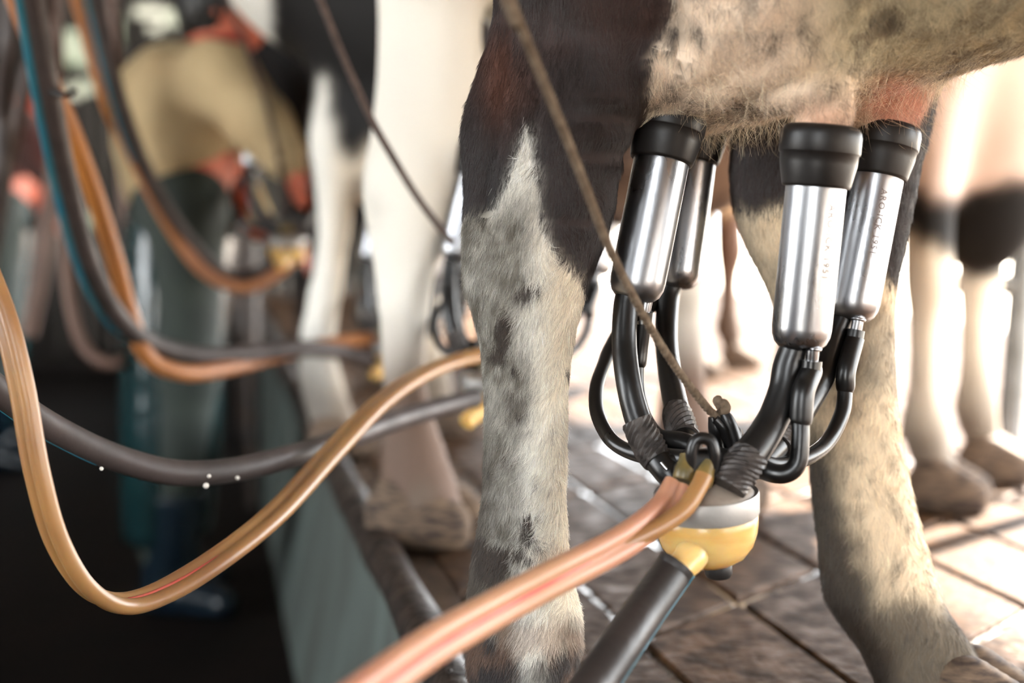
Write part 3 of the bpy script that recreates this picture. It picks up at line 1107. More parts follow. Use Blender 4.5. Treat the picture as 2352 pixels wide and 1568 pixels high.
HD = 1.0
wx, wy = to_px(WV)
legz = (wx < 1570) & (wx > 1000) & (wy > -60) & (wy < 1700) & (WV[:, 1] < 1.36) & (WV[:, 2] < .70)
udz = (wx > 1480) & (wx < 2460) & (wy > -60) & (wy < 330) & (WV[:, 2] > .53) & ~legz
isdark = inpoly(wx, wy, dark_near)
grow('coat_hair', legz & ~isdark, 900000 * HD, .0115, .00017, .79, cow1, colfn=coat_near, down=(-.25, 0, -1))
grow('coat_hair', legz & isdark, 700000 * HD, anyv=True, length=.0095, rad=.00014, lay=.82, root=cow1, colfn=coat_near, down=(-.1, 0, -1), colj=.3, jitter=.18)
grow('udder_hair', udz, 420000 * HD, .0125, .00014, .80, cow1, jitter=.55, cl=.3, npt=5, curl=.35, colfn=coat_near, down=(.1, 0, -1))
und = udz & (WN[:, 2] < -.25) & (wy > 150)
grow('udder_hair', und, 22000 * HD, .028, .00010, .45, cow1, jitter=.8, npt=6, curl=.9, colfn=lambda p, V: mixc(coat_near(p, V), np.array(lin(235, 215, 180)), np.full(len(p), .6)), down=(.1, 0, -1), droop=.15)
farz = (wx > 1660) & (wy > 250) & (WV[:, 1] > 1.29) & (WV[:, 2] < .60)
grow('coat_hair', farz, 250000 * HD, .012, .00022, .86, cow1, colfn=coat_near)

# ---- the other cows
STEP = 0.016


def generic(hind, fore, brisket=.56, belly=.60, udder=udder_std):
    s = cow_field(STEP, hind, fore, udder=udder, brisket=brisket, belly=belly)
    V, Fq = s.mesh()
    return smooth_v(V, Fq, 1, .5), Fq


# white cow behind the nearest one
O2, YAW2 = (0.10, 2.18), math.radians(-25)
def hpos0(px, py, d, o, y):
    return w2loc(P(px, py, d), o, y)


rows2 = [(0, 866, 1122, 2.08), (120, 866, 1104, 2.08), (200, 862, 1092, 2.08), (300, 850, 1074, 2.08), (360, 838, 1064, 2.08), (430, 828, 1056, 2.08), (500, 836, 1044, 2.08), (560, 846, 1026, 2.08), (640, 860, 1000, 2.08), (740, 866, 988, 2.08),
         (840, 872, 984, 2.08), (930, 878, 992, 2.08), (1000, 874, 1016, 2.08), (1060, 868, 1036, 2.075), (1120, 872, 1056, 2.07), (1180, 880, 1074, 2.07)]
h2 = leg_from_px(rows2, O2, YAW2, .72)
q0 = h2[0]
h2 += [(0.90, q0[1] + .05, q0[2], .14, .10), (1.02, q0[1] + .09, q0[2], .21, .11)]


def udder_low(s):
    s.ell((0.08, 0, 0.63), (.27, .18, .165), 0.06)
    for (f, l) in ((0.0, .07), (0.0, -.07), (0.13, .07), (0.13, -.07)):
        s.cap((f, l, 0.50), .03, (f, l, 0.45), .013, 0.03)


lf2 = hpos0(1578, 700, 2.32, O2, YAW2)
Vb, Fb = generic([h2, std_hind(lf2[0], lf2[1], k=.8)], [std_fore(1.32, -.15), std_fore(1.34, .15)], udder=udder_low, belly=.70)


def coat_white(p, V):
    n1, n3 = fbm(p, 14, 3), fbm(p + 3, 5, 2)
    c = mixc(np.tile(WHITE, (len(p), 1)), CREAM, .25 * n3)
    c = mixc(c, np.array(lin(92, 68, 54)), sstep(.36, .20, p[:, 2] + (n1 - .5) * .12) * .96)
    c = mixc(c, DIRT, .4 * sstep(.58, .7, n1) * (p[:, 2] < .6))
    t = (V[:, 2] > .85) & (fbm(p, 2.3, 2) > .53)
    c[t] = BLACK
    ud = (V[:, 0] > .0) & (V[:, 0] < .75) & (V[:, 2] > .44) & (V[:, 2] < .8) & (np.abs(V[:, 1]) < .3) & ((V[:, 0] - .1) ** 2 + (V[:, 1] - .18) ** 2 > .004)
    c[ud] = mixc(np.tile(np.array(lin(134, 110, 94)), (len(p), 1)), np.array(lin(84, 66, 56)), sstep(.45, .6, n1))[ud]
    return c


def hpos(px, py, d, o, y):
    return w2loc(P(px, py, d), o, y)


hh = hpos(968, 1215, 2.09, O2, YAW2)
make_cow(Vb, Fb, O2, YAW2, coat_white, 'white cow standing just behind the nearest cow, its whole hind leg white', hoofs=[(hh[0] - .01, hh[1]), (lf2[0] + .03, lf2[1]), (1.35, -.15), (1.37, .15)], hoof_sc=1.25)

# black and white cow, third in the row
YAW3 = math.radians(-27)
O3 = (-.39 + .05 * math.cos(YAW3) - .15 * math.sin(YAW3), 2.9 + .05 * math.sin(YAW3) + .15 * math.cos(YAW3))
SC3 = .835
rows3 = [(-60, 650, 880, 2.9), (60, 690, 872, 2.9), (160, 712, 866, 2.9), (240, 716, 858, 2.9), (310, 714, 846, 2.9), (370, 716, 830, 2.9), (440, 722, 818, 2.9), (520, 728, 810, 2.9),
         (600, 720, 797, 2.9), (700, 700, 784, 2.9), (790, 684, 772, 2.9), (860, 684, 786, 2.9), (930, 696, 808, 2.9), (985, 712, 828, 2.89)]
h3 = leg_from_px(rows3, O3, YAW3, .72)
q0 = h3[0]
h3 += [(1.12, q0[1] + .06, q0[2], .20, .11)]
Vc, Fc3 = generic([h3, std_hind(.02, .16)], [std_fore(1.33, -.15), std_fore(1.37, .15)], brisket=.435)
Vc[:, 0] = np.where(Vc[:, 0] > .3, .3 + (Vc[:, 0] - .3) * SC3, Vc[:, 0])
poly3 = [(560, -900), (1200, -900), (1200, 420), (850, 330), (822, 366), (806, 372), (780, 345), (762, 300), (755, 240), (750, 170), (735, 175), (725, 220), (712, 300), (640, 300)]


def coat_bw(p, V):
    px, py = to_px(p)
    n1 = fbm(p, 14, 3)
    c = mixc(np.tile(WHITE, (len(p), 1)), CREAM, .6 * sstep(740, 790, px))
    c = mixc(c, MUD * 1.2, sstep(.30, .10, p[:, 2] + (n1 - .5) * .1) * .85)
    c[inpoly(px, py, poly3) & (V[:, 0] < .4)] = BLACK
    c[(V[:, 0] >= .4) & (V[:, 2] > .45)] = np.array(lin(222, 200, 188))
    c[(V[:, 0] >= .4) & (V[:, 2] > .95)] = BLACK
    c[inpoly(px + (n1 - .5) * 30, py + (n1 - .5) * 30, [(2074, 425), (2140, 446), (2200, 450), (2260, 436), (2310, 415), (2360, 398), (2600, 330), (2700, 620), (2225, 640), (2190, 600), (2120, 560), (2074, 545)]) & (V[:, 0] > .7)] = BLACK * .5
    return c


hh = hpos(775, 1030, 2.9, O3, YAW3)
make_cow(Vc, Fc3, O3, YAW3, coat_bw, 'black cow with a white lower hind leg, third in the row beside the pit', hoofs=[(hh[0], hh[1]), (.055, .16), (.3 + 1.06 * SC3, -.15), (.3 + 1.10 * SC3, .15)])


# standard body used for the rest of the herd
Vs, Fs = generic([std_hind(.0, -.15), std_hind(.03, .15)], [std_fore(1.32, -.15), std_fore(1.36, .15)])
STDH = [(.03, -.15), (.06, .15), (1.35, -.15), (1.39, .15)]


def patchy(a, b, sc, th, low=None, seed=0.0, dirty=.85):
    def fn(p, V):
        n1 = fbm(V + seed, 14, 3)
        c = np.where((fbm(V + seed, sc, 2) > th)[:, None], a, b).astype(float)
        if low is not None:
            k = (V[:, 2] < low[1] + (n1 - .5) * .05) & (V[:, 2] > .43) & (V[:, 0] > .3)
            c[k] = low[0]
            wl = (V[:, 2] < .43) & ~k
            c[wl] = CREAM
            ws = (V[:, 2] >= low[1]) & (V[:, 2] < 1.2)
            c[ws] = b
        c = mixc(c, MUD * 1.2, sstep(.35, .10, p[:, 2] + (n1 - .5) * .15) * dirty)
        return c
    return fn


# row beyond, the cows across the pit and an added unseen one
herd = [((-0.48, 3.95), -26, patchy(BLACK, WHITE * .9, 2.4, .30, seed=1.0), 'black and white patched cow beyond the bending worker'),
        ((-0.60, 4.98), -26, patchy(np.array(lin(90, 66, 52)), CREAM, 2.4, .55, seed=2.0), 'brown and cream cow farthest along the row beside the pit'),
        ((0.66, 0.40), -25, patchy(np.array(lin(178, 140, 110)), CREAM, 2.4, .42, seed=8.0), 'tan cow added beyond the right edge of the frame to block glare on the steel cups'),  # unseen, added to block the bright yard and tint the shell reflections
        ((-2.75, 4.4), 152, patchy(WHITE * .8, np.array(lin(80, 60, 50)), 2.6, .46, seed=3.0), 'white cow with brown patches across the pit, nearer of two'),
        ((-3.1, 6.0), 152, patchy(WHITE * .8, BLACK, 2.6, .5, seed=6.0), 'black patched cow across the pit, farther of two')]
for (o_, ydeg, fn, lb) in herd:
    make_cow(Vs, Fs, o_, math.radians(ydeg), fn, lb, hoofs=STDH)


# ------------------------------------------------------------------ milking cluster
def axis_of(top, bot):
    a, b = P(*top), P(*bot)
    return a, (b - a)


def teat_cup(parent, top, bot, nip, L_=0.186):
    """top: centre of the mouth, bot: centre of the rounded end"""
    p0, v = axis_of(top, bot)
    ax = v.normalized()
    L_ = v.length
    ts = L_ - 0.001
    st = [(.0235, .040), (.0245, .042), (.0245, .052), (.0243, ts - .018), (.0236, ts - .012), (.0212, ts - .006), (.0172, ts - .002), (.012, ts), (.001, ts)]
    V_, F_ = lathe_geo(st, p0, ax, 48)
    sh = obj('shell', V_, F_, M['steel'], parent, auto=50)
    # seam line where the shell meets the liner, sub-part
    hd = [(.014, -.001), (.0265, -.0012), (.0300, .0005), (.0322, .0035), (.0330, .008), (.0330, .0205), (.0325, .0216), (.0316, .0222), (.0312, .030), (.0280, .0465),
          (.0272, .0485), (.0255, .049), (.0200, .0488)]
    V_, F_ = lathe_geo(hd, p0, ax, 48)
    obj('liner_head', V_, F_, M['rubber'], parent, auto=70)
    # mouth opening
    # steel nipple for the air tube
    n0 = p0 + ax * (ts - .012) + nip * .0140
    V_, F_ = lathe_geo([(.0052, 0), (.0052, .034), (.0046, .035), (.003, .035)], n0, ax, 20)
    obj('nipple', V_, F_, M['steel'], sh, auto=50)
    V_, F_ = lathe_geo([(.0066, 0.0085), (.0072, .0100), (.0066, .0115)], n0, ax, 20)
    obj('collar', V_, F_, M['steel'], sh)
    return p0, ax, ts, n0


def curve_text(txt, p0, ax, r, ang_dir, t0, size, m, parent, name='engraving'):
    """thin letters laid round a cylinder, running down its axis"""
    cu = bpy.data.curves.new('engraving', 'FONT')
    cu.body = txt
    cu.size = size
    cu.space_character = 1.15
    cu.resolution_u = 2
    tmp = bpy.data.objects.new('engraving', cu)
    C.objects.link(tmp)
    dg = bpy.context.evaluated_depsgraph_get()
    me = bpy.data.meshes.new_from_object(tmp.evaluated_get(dg))
    bpy.data.objects.remove(tmp)
    v = np.zeros(len(me.vertices) * 3)
    me.vertices.foreach_get('co', v)
    v = v.reshape(-1, 3)
    fs = [tuple(p.vertices) for p in me.polygons]
    a = ang_dir - ax * ang_dir.dot(ax)
    a.normalize()
    b = ax.cross(a)
    out = []
    for q in v:
        th = (q[1]) / r
        out.append(p0 + ax * (t0 + q[0]) + (a * math.cos(th) - b * math.sin(th)) * (r + .00012))
    if fs: obj(name, out, fs, m, parent, smooth=False)


M['engrave'] = mat('engraved lettering', (0.14, 0.11, 0.10), 0.6, 0.0)

CL = P(1622, 1165, 1.15)
cluster = empty('milking_cluster', (CL.x, CL.y, CL.z - .05), 'milking cluster with four steel cups and a yellow bowl, hanging under the nearest cow', 'milking machine', 'milking clusters')
cups = [((1543, 248, 1.262), (1456, 692, 1.235), Vector((.8, .5, 0))),
        ((1600, 262, 1.42), (1551, 664, 1.40), Vector((-.8, .5, 0))),
        ((1888, 292, 1.165), (1836, 806, 1.165), Vector((.62, -.78, 0))),
        ((2036, 288, 1.32), (1951, 738, 1.30), Vector((.3, -.95, 0)))]
cup_out = []
for (a, b, nv) in cups:
    cup_out.append(teat_cup(cluster, a, b, nv.normalized()))
sh = [o for o in cluster.children if o.name.startswith('shell')]
curve_text('ARO-ICK 1951', cup_out[2][0], cup_out[2][1], .0245, Vector((.30, -.95, 0)), .062, .0085, M['engrave'], sh[2])
curve_text('ARO-ICK 1951', cup_out[3][0], cup_out[3][1], .0245, Vector((.02, -1.0, 0)), .062, .0085, M['engrave'], sh[3])

smt = [
    [(1449, 655, 1.235, .0105), (1438, 700, 1.232, .0108), (1434, 790, 1.22, .0108), (1444, 880, 1.20, .0108), (1464, 960, 1.19, .0112), (1496, 1030, 1.18, .0120), (1530, 1080, 1.165, .0115), (1556, 1112, 1.16, .010)],
    [(1548, 640, 1.40, .0105), (1534, 690, 1.395, .0110), (1530, 780, 1.37, .0110), (1540, 870, 1.32, .0110), (1556, 950, 1.27, .0118), (1572, 1010, 1.23, .0120), (1590, 1070, 1.19, .010)],
    [(1828, 790, 1.165, .0115), (1812, 840, 1.165, .0128), (1800, 900, 1.16, .0130), (1772, 970, 1.15, .0132), (1730, 1035, 1.135, .0142), (1690, 1085, 1.125, .0150), (1672, 1120, 1.12, .0135)],
    [(1938, 720, 1.30, .0105), (1912, 780, 1.295, .0118), (1890, 860, 1.28, .0122), (1850, 930, 1.25, .0122), (1812, 985, 1.22, .0126), (1775, 1030, 1.20, .0126), (1730, 1075, 1.18, .011)]]
for r in smt:
    tube('milk_tube', r, None, M['tuberubber'], cluster, seg=20)


def scaly(lst, parent, m):
    pts = pxpath(lst, 6 if len(lst) < 4 else 5)
    n = len(pts)
    rr = pts[:, 3]
    V_, F_ = tube_geo(pts[:, :3], rr, 20)
    V_ = V_.reshape(n, 20, 3)
    for i in range(1, n - 1):
        for j in range(20):
            s_ = 0.0010 * (1 if (i + j) % 2 else -1) * (.5 + random.random() * .6)
            c = pts[i, :3]
            d_ = V_[i, j] - c
            V_[i, j] = c + d_ * (1 + s_ / rr[i])
    obj('grip_sleeve', V_.reshape(-1, 3), F_, m, parent, smooth=False)


scaly([(1462, 965, 1.188, .0128), (1478, 1000, 1.184, .0135), (1496, 1034, 1.178, .0136), (1512, 1058, 1.172, .0128)], cluster, M['sleeve'])
scaly([(1554, 945, 1.272, .0130), (1562, 975, 1.25, .0138), (1572, 1005, 1.232, .0134)], cluster, M['sleeve'])
scaly([(1726, 1042, 1.133, .0150), (1705, 1070, 1.128, .0160), (1688, 1092, 1.124, .0162), (1672, 1120, 1.12, .0150)], cluster, M['sleeve'])
scaly([(1818, 975, 1.222, .0138), (1800, 1003, 1.212, .0140), (1785, 1025, 1.202, .0136)], cluster, M['sleeve'])

# thin air tubes, thicker at their cuffs
def n_at(i, t):
    p0, ax, ts, n0 = cup_out[i]
    return n0 + ax * t


def pxw(*q): return tuple(P(*q[:3])) + (q[3],)


air = [
    [tuple(n_at(0, .022)) + (.0075,), pxw(1470, 790, 1.245, .0078), pxw(1465, 832, 1.245, .0078), pxw(1464, 840, 1.245, .0062), pxw(1466, 900, 1.24, .0062), pxw(1482, 960, 1.22, .0064), pxw(1512, 1003, 1.20, .0075), pxw(1560, 1016, 1.19, .0095), pxw(1600, 1030, 1.18, .0095)],
    [tuple(n_at(1, .022)) + (.0075,), pxw(1440, 745, 1.36, .0078), pxw(1404, 800, 1.33, .0075), pxw(1388, 835, 1.31, .0064), pxw(1370, 890, 1.28, .0064), pxw(1372, 950, 1.25, .0064), pxw(1402, 1008, 1.22, .0064), pxw(1450, 1038, 1.20, .0066), pxw(1520, 1050, 1.18, .0085), pxw(1575, 1055, 1.165, .0085)],
    [tuple(n_at(2, .020)) + (.0084,), tuple(n_at(2, .027)) + (.0086,), tuple(n_at(2, .030)) + (.0092,), pxw(1845, 900, 1.142, .0094), pxw(1840, 962, 1.140, .0092), pxw(1839, 970, 1.140, .0074), pxw(1838, 1010, 1.138, .0075), pxw(1832, 1062, 1.137, .0078), pxw(1808, 1086, 1.137, .0080), pxw(1770, 1085, 1.14, .0082), pxw(1720, 1062, 1.15, .0085), pxw(1650, 1050, 1.16, .0085)],
    [tuple(n_at(3, .020)) + (.0080,), tuple(n_at(3, .027)) + (.0082,), tuple(n_at(3, .030)) + (.0088,), pxw(1944, 850, 1.27, .0088), pxw(1942, 888, 1.27, .0086), pxw(1941, 896, 1.27, .0070), pxw(1934, 950, 1.26, .0070), pxw(1900, 1016, 1.24, .0070), pxw(1850, 1052, 1.21, .0070), pxw(1790, 1066, 1.19, .0070), pxw(1740, 1060, 1.18, .0085), pxw(1660, 1052, 1.17, .0085)]]
for r in air:
    tube('air_tube', r, None, M['tuberubber'], cluster, seg=18, px=False, n=6)

# claw: lid, steel band, bowl
CT = P(1622, 1140, 1.15)
up = Vector((-.05, -.09, 1)).normalized()
dn = -up
V_, F_ = lathe_geo([(.004, -.020), (.018, -.019), (.024, -.013), (.036, -.007), (.0405, -.002), (.0415, .003), (.002, .004)], CT, dn, 56)
obj('claw_lid', V_, F_, M['lid'], cluster, auto=50)
V_, F_ = lathe_geo([(.0395, -.0035), (.0425, -.0045), (.0432, -.003), (.0432, .0125), (.0425, .014), (.0405, .0142), (.0395, .010)], CT, dn, 64)
obj('steel_band', V_, F_, M['dullsteel'], cluster, auto=40)
V_, F_ = lathe_geo([(.0405, .012), (.0422, .0135), (.0420, .022), (.0408, .031), (.0375, .041), (.031, .050), (.022, .0555), (.010, .058), (.001, .0585)], CT, dn, 64)
bowl = obj('bowl', V_, F_, M['bowl'], cluster, auto=50)
# spout flowing into the hose
tube('spout', [(1604, 1232, 1.142, .0150), (1596, 1256, 1.130, .0150), (1585, 1280, 1.119, .0135), (1565, 1302, 1.110, .0118), (1540, 1330, 1.10, .0110)], None, M['bowl'], cluster, seg=24)
V_, F_ = lathe_geo([(.0105, -.004), (.0115, 0), (.0115, .006), (.010, .009), (.002, .010)], CT + dn * .0585 + Vector((.008, -.004, 0)), dn, 24)
obj('drain_plug', V_, F_, M['rubber'], cluster, auto=50)
tube('spout_rim', [(1592, 1262, 1.112, .0022), (1600, 1280, 1.110, .0026), (1597, 1300, 1.108, .0024), (1588, 1312, 1.107, .0015)], None, M['bowl'], cluster, seg=10)

# black air distributor with its hanging eye
def rbox(c, sx, sy, sz, yaw, tilt, bev, m, name, parent):
    import bmesh
    bm = bmesh.new()
    bmesh.ops.create_cube(bm, size=1.0)
    bmesh.ops.scale(bm, vec=(sx, sy, sz), verts=bm.verts)
    bmesh.ops.bevel(bm, geom=bm.edges[:] + bm.verts[:], offset=bev, segments=3, affect='EDGES', profile=.5)
    R_ = Matrix.Rotation(yaw, 3, 'Z') @ Matrix.Rotation(tilt, 3, 'X')
    vs = [R_ @ v.co + Vector(c) for v in bm.verts]
    fs = [tuple(v.index for v in f.verts) for f in bm.faces]
    bm.free()
    return obj(name, vs, fs, m, parent, auto=50)


rbox(P(1614, 1066, 1.128), .030, .024, .026, .1, 0, .007, M['tuberubber'], 'distributor', cluster)
rbox(P(1660, 1072, 1.17), .058, .030, .016, .2, 0, .006, M['tuberubber'], 'distributor_arm', cluster)
rbox(P(1560, 1062, 1.175), .05, .028, .018, .1, 0, .006, M['tuberubber'], 'distributor_arm', cluster)
ey = [(1591, 1072, 1.12), (1589, 1040, 1.118), (1597, 1014, 1.118), (1614, 1006, 1.118), (1633, 1014, 1.118), (1641, 1040, 1.118), (1642, 1072, 1.12)]
tube('eye_loop', [q + (.0050,) for q in ey], None, M['tuberubber'], cluster, seg=16)
rbox(P(1590, 1092, 1.14), .03, .02, .02, .1, .3, .005, M['tuberubber'], 'distributor_foot', cluster)
tube('screw', [(1518, 1062, 1.152, .0018), (1532, 1078, 1.150, .0018)], None, M['steel'], cluster, seg=10)
# hook that the cord is tied to
hk = [(1655, 1085, 1.17, .006), (1652, 1040, 1.17, .006), (1648, 1008, 1.17, .0055), (1640, 985, 1.168, .005), (1632, 958, 1.165, .0022)]
tube('hook', hk, None, M['tuberubber'], cluster, seg=12)
hk2 = [(1652, 938, 1.17, .003), (1668, 962, 1.17, .0062), (1684, 1000, 1.17, .0066), (1698, 1040, 1.17, .0060), (1706, 1072, 1.17, .006)]
tube('hook_lever', hk2, None, M['tuberubber'], cluster, seg=12)
tube('hook_lever', [(1640, 962, 1.166, .0045), (1660, 985, 1.168, .0055), (1676, 1020, 1.17, .0055), (1690, 1060, 1.17, .006)], None, M['tuberubber'], cluster, seg=12)
V_, F_ = lathe_geo([(.001, -.003), (.006, -.002), (.007, 0), (.006, .002), (.001, .003)], P(1697, 1000, 1.175), Vector((.9, -.4, .2)), 20)
obj('hook_wheel', V_, F_, M['tuberubber'], cluster)
for q in ((1575, 1078, 1.122), (1617, 1090, 1.118)):
    p = P(*q)
    V_, F_ = lathe_geo([(.006, -.012), (.0078, -.011), (.0078, -.002), (.0086, 0), (.0086, .008), (.0074, .010), (.003, .010)], p, Vector((-.25, -.35, -.75)), 24)
    obj('tube_nozzle', V_, F_, M['twin'] if 'twin' in M else M.setdefault('twin', mat('olive stained tube end', lin(120, 98, 52), .4, col2=lin(84, 74, 44), nscale=60)), cluster, auto=50)

# copies of the cluster for the cows farther on
def copy_tree(o, parent=None):
    c = o.copy()
    C.objects.link(c)
    c.parent = parent
    for ch in o.children: copy_tree(ch, c)
    return c


c2 = copy_tree(cluster)
c2['label'] = 'milking cluster half hidden behind the hind leg of the nearest cow'
c2.location = P(1130, 880, 1.95) - Vector((0, 0, .05))
c3 = copy_tree(cluster)
c3['label'] = 'milking cluster under the black cow beside the bending worker'
c3.location = P(660, 560, 3.15) - Vector((0, 0, .05))
c3.rotation_euler = (0, 0, .5)
c4 = copy_tree(cluster)
c4['label'] = 'milking cluster hanging under the white hind leg cow, mostly hidden'
c4['label'] = 'milking cluster mostly hidden behind the white hind leg'
c4.location = P(905, 800, 2.75) - Vector((0, 0, .05))

# ------------------------------------------------------------------ hoses
def twin_profile(seg=11, gap=.82):
    """two tubes side by side joined by a web"""
    pr = []
    for s_, a0 in ((1, -140), (-1, 40)):
        for k in range(seg):
            th = math.radians(a0 + 280 * k / (seg - 1))
            pr.append((s_ * gap * 1.0 + math.cos(th) if s_ > 0 else -gap + math.cos(th), math.sin(th)))
    return np.array(pr)


TP = twin_profile()


def twin(name, lst, m, label, twist=None, n=10, redspan=None, parent=None, cat='hose', pre=None, post=None):
    pts = pxpath(lst, n)
    pts0 = pts
    k = len(pts)
    tw = np.interp(np.linspace(0, 1, k), np.linspace(0, 1, len(twist)), twist) if twist else None
    r0_, r1_ = pts[0, 3], pts[-1, 3]
    gp_, gr_, gt_ = pts[:, :3], pts[:, 3], (tw if tw is not None else np.zeros(k))
    V_, F_ = tube_geo(gp_, gr_, profile=TP, twist=gt_)
    if pre or post:
        # the part outside the frame, up to the line overhead, as plain paired tubes
        ext = catmull(pre + [tuple(gp_[0])], 8) if pre else catmull([tuple(gp_[-1])] + post, 8)
        for sx in (-1, 1):
            v2, f2 = tube_geo(ext + np.array([0, sx * .0058, 0]), r0_ if pre else r1_, 12)
            b0 = len(V_)
            V_ = np.vstack([V_, v2])
            F_ = F_ + [tuple(b0 + t_ for t_ in f) for f in f2]
    o = obj(name, V_, F_, m, parent, auto=70)
    if not parent: tag(o, label, cat)
    if redspan:
        t, A, B = frames(pts[:, :3])
        i0, i1 = int(redspan[0] * k), int(redspan[1] * k)
        c = []
        for i in range(i0, i1):
            a, b = A[i], B[i]
            if tw is not None:
                cc, ss = math.cos(tw[i]), math.sin(tw[i])
                a, b = a * cc + b * ss, -a * ss + b * cc
            # groove facing the lens side
            sgn = -1 if b[1] > 0 else 1
            c.append(pts[i, :3] + b * sgn * pts[i, 3] * .48)
        rr = [pts[i, 3] * (.36 * math.sin(math.pi * (i - i0 + .5) / (i1 - i0)) ** .4 + .03) for i in range(i0, i1)]
        V_, F_ = tube_geo(np.array(c), rr, 10)
        obj('red_streak', V_, F_, M['red'], o)
    return o


twin('twin_air_hose', [(1560, 1110, 1.115, .0066), (1530, 1165, 1.105, .0072), (1478, 1212, 1.08, .0074), (1400, 1262, 1.05, .0075), (1290, 1318, 1.01, .0076), (1150, 1392, .965, .0078),
                       (1000, 1478, .90, .0080), (870, 1570, .84, .0080), (720, 1690, .76, .008), (560, 1850, .70, .008), (300, 1900, .66, .008)], M['amberpink'],
     'pinkish twin air tube running from the near cluster to the bottom edge', twist=[.9, .5, .15, 0.05, 0, 0, 0, .1, .2], redspan=(.34, .78), post=[(-.30, .50, .25), (-.46, .25, .70), (-.54, .08, 1.3), (-.58, -.02, 1.74)])
tube('air_hose', [(1618, 1092, 1.110), (1605, 1118, 1.105), (1575, 1165, 1.095), (1530, 1200, 1.085), (1470, 1232, 1.072), (1420, 1256, 1.06)], .0072, M['amber'], cluster, seg=16)
twin('twin_air_hose', [(-200, 330, 1.2, .0072), (-90, 500, 1.17, .0072), (0, 700, 1.14, .0072), (48, 880, 1.13, .0072), (84, 1080, 1.13, .0072), (130, 1240, 1.14, .0072), (200, 1350, 1.16, .0072), (285, 1386, 1.2, .0072), (390, 1352, 1.24, .0072),
                       (520, 1270, 1.3, .0072), (640, 1172, 1.38, .0074), (760, 1042, 1.5, .0076), (880, 920, 1.62, .0074), (990, 850, 1.75, .0072), (1100, 815, 1.88, .0072), (1180, 800, 1.93, .0070)], M['amber'],
     'amber twin air tube hanging in a deep loop at the lower left', twist=[.2, .2, .1, .1, .3, .5, .3, .1, .2, .6], redspan=(.42, .60), pre=[(-.57, 1.05, 1.74), (-.56, 1.10, 1.3), (-.54, 1.16, .9)])


def stripe(path, r, off, m, parent, w_=.0035, span=(0, 1)):
    k = len(path)
    i0, i1 = int(span[0] * k), int(span[1] * k)
    off = np.array(off, float)
    t, A, B = frames(path[:, :3])
    pts = []
    for i in range(i0, i1):
        d_ = off - t[i] * (off @ t[i])
        d_ /= np.linalg.norm(d_)
        pts.append(path[i, :3] + d_ * (r - .0006))
    V_, F_ = tube_geo(np.array(pts), w_, 8)
    obj('stripe', V_, F_, m, parent)


def lift(path, both=False):
    """carry the upper end of a hose on to the milk line overhead"""
    def top(p):
        a = (p[1] - 1.25) / .978
        q = W(a, -.55 - .045 * (a + 2), 1.74)
        return np.array([q.x, q.y, q.z])
    def run(p):
        t_ = top(p)
        o_ = []
        for k in range(1, 9):
            u = k / 8
            e = u * u * (3 - 2 * u)
            o_.append([p[0] + (t_[0] - p[0]) * e, p[1] + (t_[1] - p[1]) * e, p[2] + (t_[2] - p[2]) * u])
        return np.array(o_)
    ext = run(path[0, :3])[::-1]
    out = np.vstack([ext, path[:, :3]])
    if both: out = np.vstack([out, run(path[-1, :3])])
    return out


def hose(name, lst, r, m, label, stripe_off=None, sm=None, w_=.003, seg=18, cat='hose', n=10, span=(0, 1), up_=True, both=False, tail=None):
    path = pxpath(lst, n)
    full = lift(path, both) if up_ else path[:, :3]
    if tail:
        tl = catmull([tuple(path[-2, :3]), tuple(path[-1, :3])] + tail, 8)[8:]
        full = np.vstack([full, tl[1:]])
    V_, F_ = tube_geo(full, r, seg)
    o = obj(name, V_, F_, m, auto=60)
    tag(o, label, cat)
    if stripe_off is not None: stripe(path, r, stripe_off, sm or M['teal'], o, w_, span)
    return o


hose('milk_hose', [(1556, 1296, 1.105), (1535, 1325, 1.10), (1480, 1402, 1.07), (1420, 1490, 1.035), (1350, 1592, 1.00), (1260, 1710, .94), (1120, 1850, .88), (900, 1980, .82)], .0158, M['hoseblack'],
     'thick black milk hose with a thin blue line, leaving the yellow bowl', stripe_off=(.75, -.45, -.75), w_=.0013, up_=False, tail=[(-.36, .50, .02), (-.52, .25, .30), (-.60, .05, 1.0), (-.62, -.08, 1.74)])
hose('milk_hose', [(-160, 700, 1.18), (-60, 845, 1.22), (40, 930, 1.26), (150, 998, 1.3), (270, 1052, 1.34), (400, 1085, 1.38), (530, 1080, 1.43), (660, 1050, 1.5), (780, 1012, 1.6), (900, 968, 1.72), (1000, 938, 1.82), (1092, 914, 1.9)], .0130, M['hosegrey'],
     'grey brown milk hose sagging across the lower left, drops of milk on it', stripe_off=(-.4, -.45, -.7), w_=.0013, span=(0, .35))
# water drops on the hoses
V_, F_ = [], []
for (px, py, d, r) in ((233, 1076, 1.30, 5), (473, 1115, 1.37, 7), (480, 1093, 1.36, 5), (545, 1097, 1.42, 5)):
    vv, ff = lathe_geo([(.0001, -1), (.7, -.7), (1, 0), (.7, .7), (.0001, 1)], (0, 0, 0), (0, 0, 1), 10)
    c = P(px, py, d - .012)
    s_ = r / F * d
    b0 = len(V_)
    V_ += [c + v * s_ for v in vv]
    F_ += [tuple(b0 + t for t in f) for f in ff]
mh = [o for o in C.objects if o.name.startswith('milk_hose')][1]
obj('milk_drops', V_, F_, M['whiteplastic'], mh)

